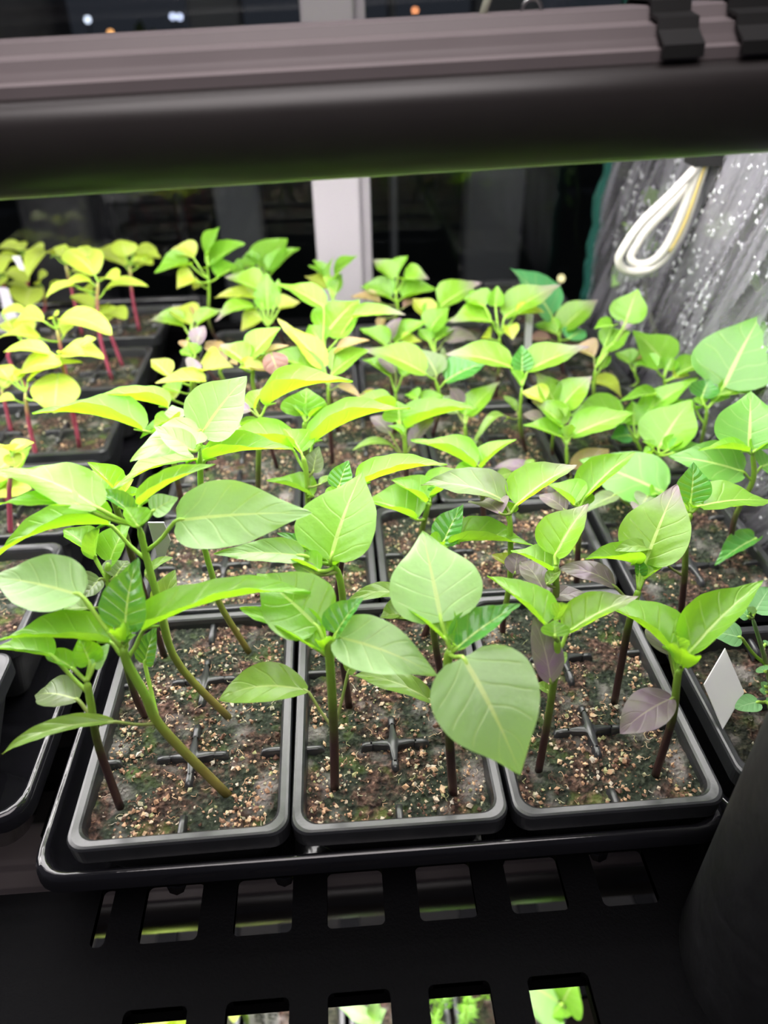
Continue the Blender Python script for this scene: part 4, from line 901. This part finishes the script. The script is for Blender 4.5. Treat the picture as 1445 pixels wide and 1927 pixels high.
# ================================================================== CLEAR PLASTIC COVER AT THE RIGHT
def cover():
    r = empty('plastic_cover', (36, 30, -7), 'wet crinkled clear plastic cover hanging along the right side', 'plastic cover')
    m, nt = newmat('wet_polythene'); n = N(nt)
    tc = n('ShaderNodeTexCoord').outputs['Object']
    sp = n('ShaderNodeSeparateXYZ', {0: tc})
    sl = n.math('MULTIPLY_ADD', sp.outputs[2], 0.55, sp.outputs[1])
    cv = n('ShaderNodeCombineXYZ', {0: n.math('MULTIPLY', sl, 62.0), 1: n.math('MULTIPLY', sp.outputs[2], 7.0), 2: 0.0}).outputs[0]
    nz = n('ShaderNodeTexNoise', {'Vector': cv, 'Scale': 1.0, 'Detail': 7.0, 'Roughness': 0.6, 'Distortion': 0.8}).outputs[0]
    fog = n('ShaderNodeMapRange', {0: nz, 1: 0.40, 2: 0.60, 3: 0.18, 4: 0.62}).outputs[0]
    bp = n('ShaderNodeBump', {'Height': nz, 'Strength': 1.0, 'Distance': 0.012}).outputs[0]
    fine = n('ShaderNodeTexVoronoi', {'Vector': tc, 'Scale': 330.0}).outputs[0]
    bp2 = n('ShaderNodeBump', {'Height': fine, 'Strength': 0.35, 'Distance': 0.001, 'Normal': bp}).outputs[0]
    df = n('ShaderNodeBsdfDiffuse', {'Color': (0.60, 0.58, 0.66, 1), 'Normal': bp2})
    tl = n('ShaderNodeBsdfTranslucent', {'Color': (0.6, 0.6, 0.66, 1), 'Normal': bp2})
    dt = n('ShaderNodeMixShader', {0: 0.35, 1: df.outputs[0], 2: tl.outputs[0]})
    tr = n('ShaderNodeBsdfTransparent', {'Color': (0.92, 0.92, 0.94, 1)})
    a = n('ShaderNodeMixShader', {0: fog, 1: tr.outputs[0], 2: dt.outputs[0]})
    gl = n('ShaderNodeBsdfGlossy', {'Color': (1, 1, 1, 1), 'Roughness': 0.12, 'Normal': bp2})
    b = n('ShaderNodeMixShader', {0: 0.12, 1: a.outputs[0], 2: gl.outputs[0]})
    n.out(b.outputs[0])
    def xo(y, z):
        s = y+0.55*(z-10)                    # folds lean with height
        f = 0.55*noise.noise(Vector((s*0.32, z*0.03, 1.7)))+0.35*noise.noise(Vector((s*0.85, z*0.06, 4.1)))+0.16*noise.noise(Vector((s*1.9, z*0.14, 8.0)))
        return 37.0+0.01*(y-10)+1.5*f
    g = MB(); ny, nz_ = 150, 90; Y0, Y1, Z0, Z1 = 1.0, 59.0, -7.0, 50.0; vs = []
    for j in range(nz_+1):
        for i in range(ny+1):
            y = Y0+(Y1-Y0)*i/ny; z = Z0+(Z1-Z0)*j/nz_; vs.append((xo(y, z), y, z))
    g.add(vs, [(j*(ny+1)+i, j*(ny+1)+i+1, (j+1)*(ny+1)+i+1, (j+1)*(ny+1)+i) for j in range(nz_) for i in range(ny)])
    g.build('film', m, r)
    t = MB(); rings = []
    for j in range(nz_+1):
        z = Z0+(Z1-Z0)*j/nz_; x = xo(Y1, z); rings.append([(x-0.5, Y1, z), (x-0.5, Y1+0.9, z), (x+0.35, Y1+0.9, z), (x+0.35, Y1, z)])
    t.rings(rings, cap_first=True, cap_last=True); t.build('edge_binding', MT['trim'], r, smooth=False)
    # drops of condensation on the inner face
    wm, nt = newmat('water_drop'); n = N(nt)
    n.out(n('ShaderNodeBsdfPrincipled', {'Base Color': (0.85, 0.87, 0.9, 1), 'Roughness': 0.04, 'Transmission Weight': 0.65, 'IOR': 1.33, 'Specular IOR Level': 0.8}).outputs[0])
    random.seed(3); d = MB()
    for k in range(4200):
        y = 4+50*random.random()**1.5; z = random.uniform(-3, 26)
        if noise.noise(Vector((y*0.18, z*0.18, 2.0))) < random.uniform(-0.45, 0.3): continue
        rr = random.choice((0.07, 0.085, 0.10, 0.12, 0.14))*(0.8+0.012*y); x = xo(y, z); rings = []
        for t_, q_ in ((0.0, 1.0), (0.35, 0.92), (0.65, 0.6), (0.8, 0.2)):
            rings.append([(x-rr*t_, y+rr*q_*math.cos(a*math.pi/3), z+rr*q_*1.15*math.sin(a*math.pi/3)-rr*0.1*t_) for a in range(6)])
        d.rings(rings, cap_last=True)
    o = d.build('condensation', wm, r); o['kind'] = 'stuff'
cover()
# a leafy plant behind the cover, seen hazily through it
def vine():
    B = np.array([44.0, 52.0, -6.5]); r = empty('leafy_vine', B, 'dark green leafy vine seen hazily behind the plastic cover', 'plant')
    stem = [B, uy(1215, 560, 54), uy(1225, 470, 54), uy(1235, 380, 53), uy(1255, 345, 53)]
    m = MB(); m.tube(smooth_curve(stem, 20), 0.25, 6); m.build('stem', MT['stemt'], r)
    rnd = random.Random(4)
    for (x, y, tx, ty, wd) in ((1236, 395, 1222, 350, 3.4), (1245, 360, 1262, 412, 3.6), (1215, 470, 1170, 420, 3.8), (1205, 500, 1150, 540, 3.8), (1215, 520, 1185, 470, 3.6), (1400, 520, 1440, 560, 4), (1350, 450, 1372, 400, 3), (1230, 440, 1180, 450, 3.4)):
        a = uy(x, y, 53); b = uy(tx, ty, 52.0); leaf(r, a, b, wd, 'G', 0.2, 0.05, 10, 6, rnd)
vine()

# ================================================================== LOWER TIER
def lower():
    dz = -44.0
    for k, (x, nm) in enumerate(((-8.5, 'far left'), (0.2, 'left'), (8.9, 'middle'), (17.6, 'right'))):
        o = pack(x, 4.5, 2, 3, f'black pack on the lower tier, {nm}', near=False, grit=150, group='packs on the lower tier', moss=0.3); o.location[2] += dz*S
    rnd = random.Random(9)
    def herb(px, py, zb, name, label, stems):
        B = uz(px, py, zb); r = empty(name, B, label, 'seedling', 'plants on the lower tier'); return B, r
    # broad lime leaf
    def lplant(name, base, label, leaves, kind, H=7):
        B = uz(base[0], base[1], dz-0.8); r = empty(name, B, label, 'seedling', 'plants on the lower tier')
        top = B+np.array([0, 0, H]); m = MB(); m.tube([B, (B+top)/2+np.array([0.2, 0, 0]), top], 0.2, 8); m.build('stem', MT['pet'], r)
        for (tx, ty, dh, wd, k) in leaves:
            P1 = uz(tx, ty, top[2]+dh); d = P1-top; leaf(r, top+d*0.08, P1, wd, k, 0.3, 0.08, 14, 8, rnd)
    lplant('lime_seedling', (300, 1960), 'broad lime-leaved seedling on the lower tier, leftmost opening', [(360, 1890, 1.5, 5.5, 'e'), (262, 1888, 0.5, 1.6, 'e'), (150, 1930, 0, 2.2, 'e'), (140, 1900, 0.5, 1.6, 'e'), (380, 1960, 0, 5, 'e')], 'e', 9)
    lplant('lime_seedling', (470, 1950), 'thin lime-leaved seedling beside the written label, lower tier', [(452, 1890, 1.0, 1.5, 'e'), (545, 1888, 1.0, 1.5, 'e'), (440, 1925, 0, 1.2, 'e')], 'e', 8)
    lplant('strap_leaved_seedling', (705, 1970), 'strap-leaved pale green seedling on the lower tier', [(638, 1895, 0.5, 1.3, 'G'), (712, 1866, 2.5, 1.1, 'G'), (726, 1900, 1.0, 1.4, 'G'), (690, 1930, 0.3, 1.2, 'G')], 'G', 5)
    lplant('broad_leaved_seedling', (1040, 1950), 'broad green seedling behind a label, lower tier right opening', [(985, 1850, 2.0, 5.5, 'G'), (1085, 1840, 2.5, 3.5, 'g'), (1035, 1915, 1.0, 2.0, 'g'), (985, 1900, 0, 4, 'G')], 'G', 6)
    # feathery seedlings: many fine leaflets
    B = uz(855, 1930, dz-0.8); r = empty('feathery_seedling', B, 'feathery fine-leaved seedlings on the lower tier', 'seedling', 'plants on the lower tier')
    m = MB(); st = MB()
    for k in range(16):
        b = B+np.array([rnd.uniform(-2.8, 2.8), rnd.uniform(-2.0, 4), 0]); h = rnd.uniform(4, 7.5); t = b+np.array([rnd.uniform(-1, 1), rnd.uniform(-1, 1), h])
        st.tube([b, t], 0.06, 5)
        for i in range(26):
            p = b+(t-b)*rnd.uniform(0.25, 1.0); d = np.array([rnd.gauss(0, 1), rnd.gauss(0, 1), rnd.uniform(0, 1)]); d /= np.linalg.norm(d); s = np.cross(d, [0, 0, 1.0]); s /= np.linalg.norm(s)+1e-6
            L = rnd.uniform(0.6, 1.2); m.add([p, p+d*L*0.5+s*0.11, p+d*L, p+d*L*0.5-s*0.11], [(0, 1, 2, 3)], [(0.5, 0), (1, .5), (0.5, 1), (0, .5)])
    st.build('stems', MT['pet'], r)['kind'] = 'stuff'; m.build('foliage', MT['g'], r)['kind'] = 'stuff'
    # written labels
    def wlabel(cs, hs, text, label, sz, flip=False):
        C = [uz(x, y, dz+h) for (x, y), h in zip(cs, hs)]
        o = stick('written_label', C, MT['white'], label)
        ex = (C[1]-C[0])/np.linalg.norm(C[1]-C[0]); ey = (C[0]-C[3])/np.linalg.norm(C[0]-C[3]); nr = np.cross(ex, ey); nr /= np.linalg.norm(nr)
        if nr[2] < 0 and nr[1] > 0: pass
        rdir = -ey; udir = ex                               # writing runs down the stick
        nn = np.cross(rdir, udir)
        O0 = np.array(o.location)/S
        W = np.linalg.norm(C[1]-C[0]); Hh = np.linalg.norm(C[0]-C[3])
        for (t, du, dr) in text:
            cu = bpy.data.curves.new('writing', 'FONT'); cu.body = t; cu.size = sz*S; cu.offset = 0.0002; cu.shear = 0.25
            tmp = bpy.data.objects.new('tmp', cu); COL.objects.link(tmp)
            dg = bpy.context.evaluated_depsgraph_get(); me = bpy.data.meshes.new_from_object(tmp.evaluated_get(dg)); bpy.data.objects.remove(tmp)
            me.materials.clear(); me.materials.append(MT['ink'])
            P = C[0]+ex*W*du-ey*Hh*dr+nn*0.07
            me.transform(Matrix([[rdir[i], udir[i], nn[i], (P[i]-O0[i])*S] for i in range(3)]+[[0, 0, 0, 1]]))
            to = bpy.data.objects.new('writing', me); COL.objects.link(to); to.parent = o
    wlabel([(468, 1885), (523, 1882), (528, 1990), (470, 1990)], (4.5, 4.5, -1, -1), [('kerme', 0.22, 0.05), ('Vtm C', 0.68, 0.03)], 'white label with handwriting on the lower tier, second opening', 1.5)
    wlabel([(1010, 1876), (1066, 1871), (1064, 1925), (1008, 1925)], (4.5, 4.5, 1, 1), [('Kora', 0.62, 0.1)], 'white label with a dark mark at the right lower opening', 1.2)
lower()
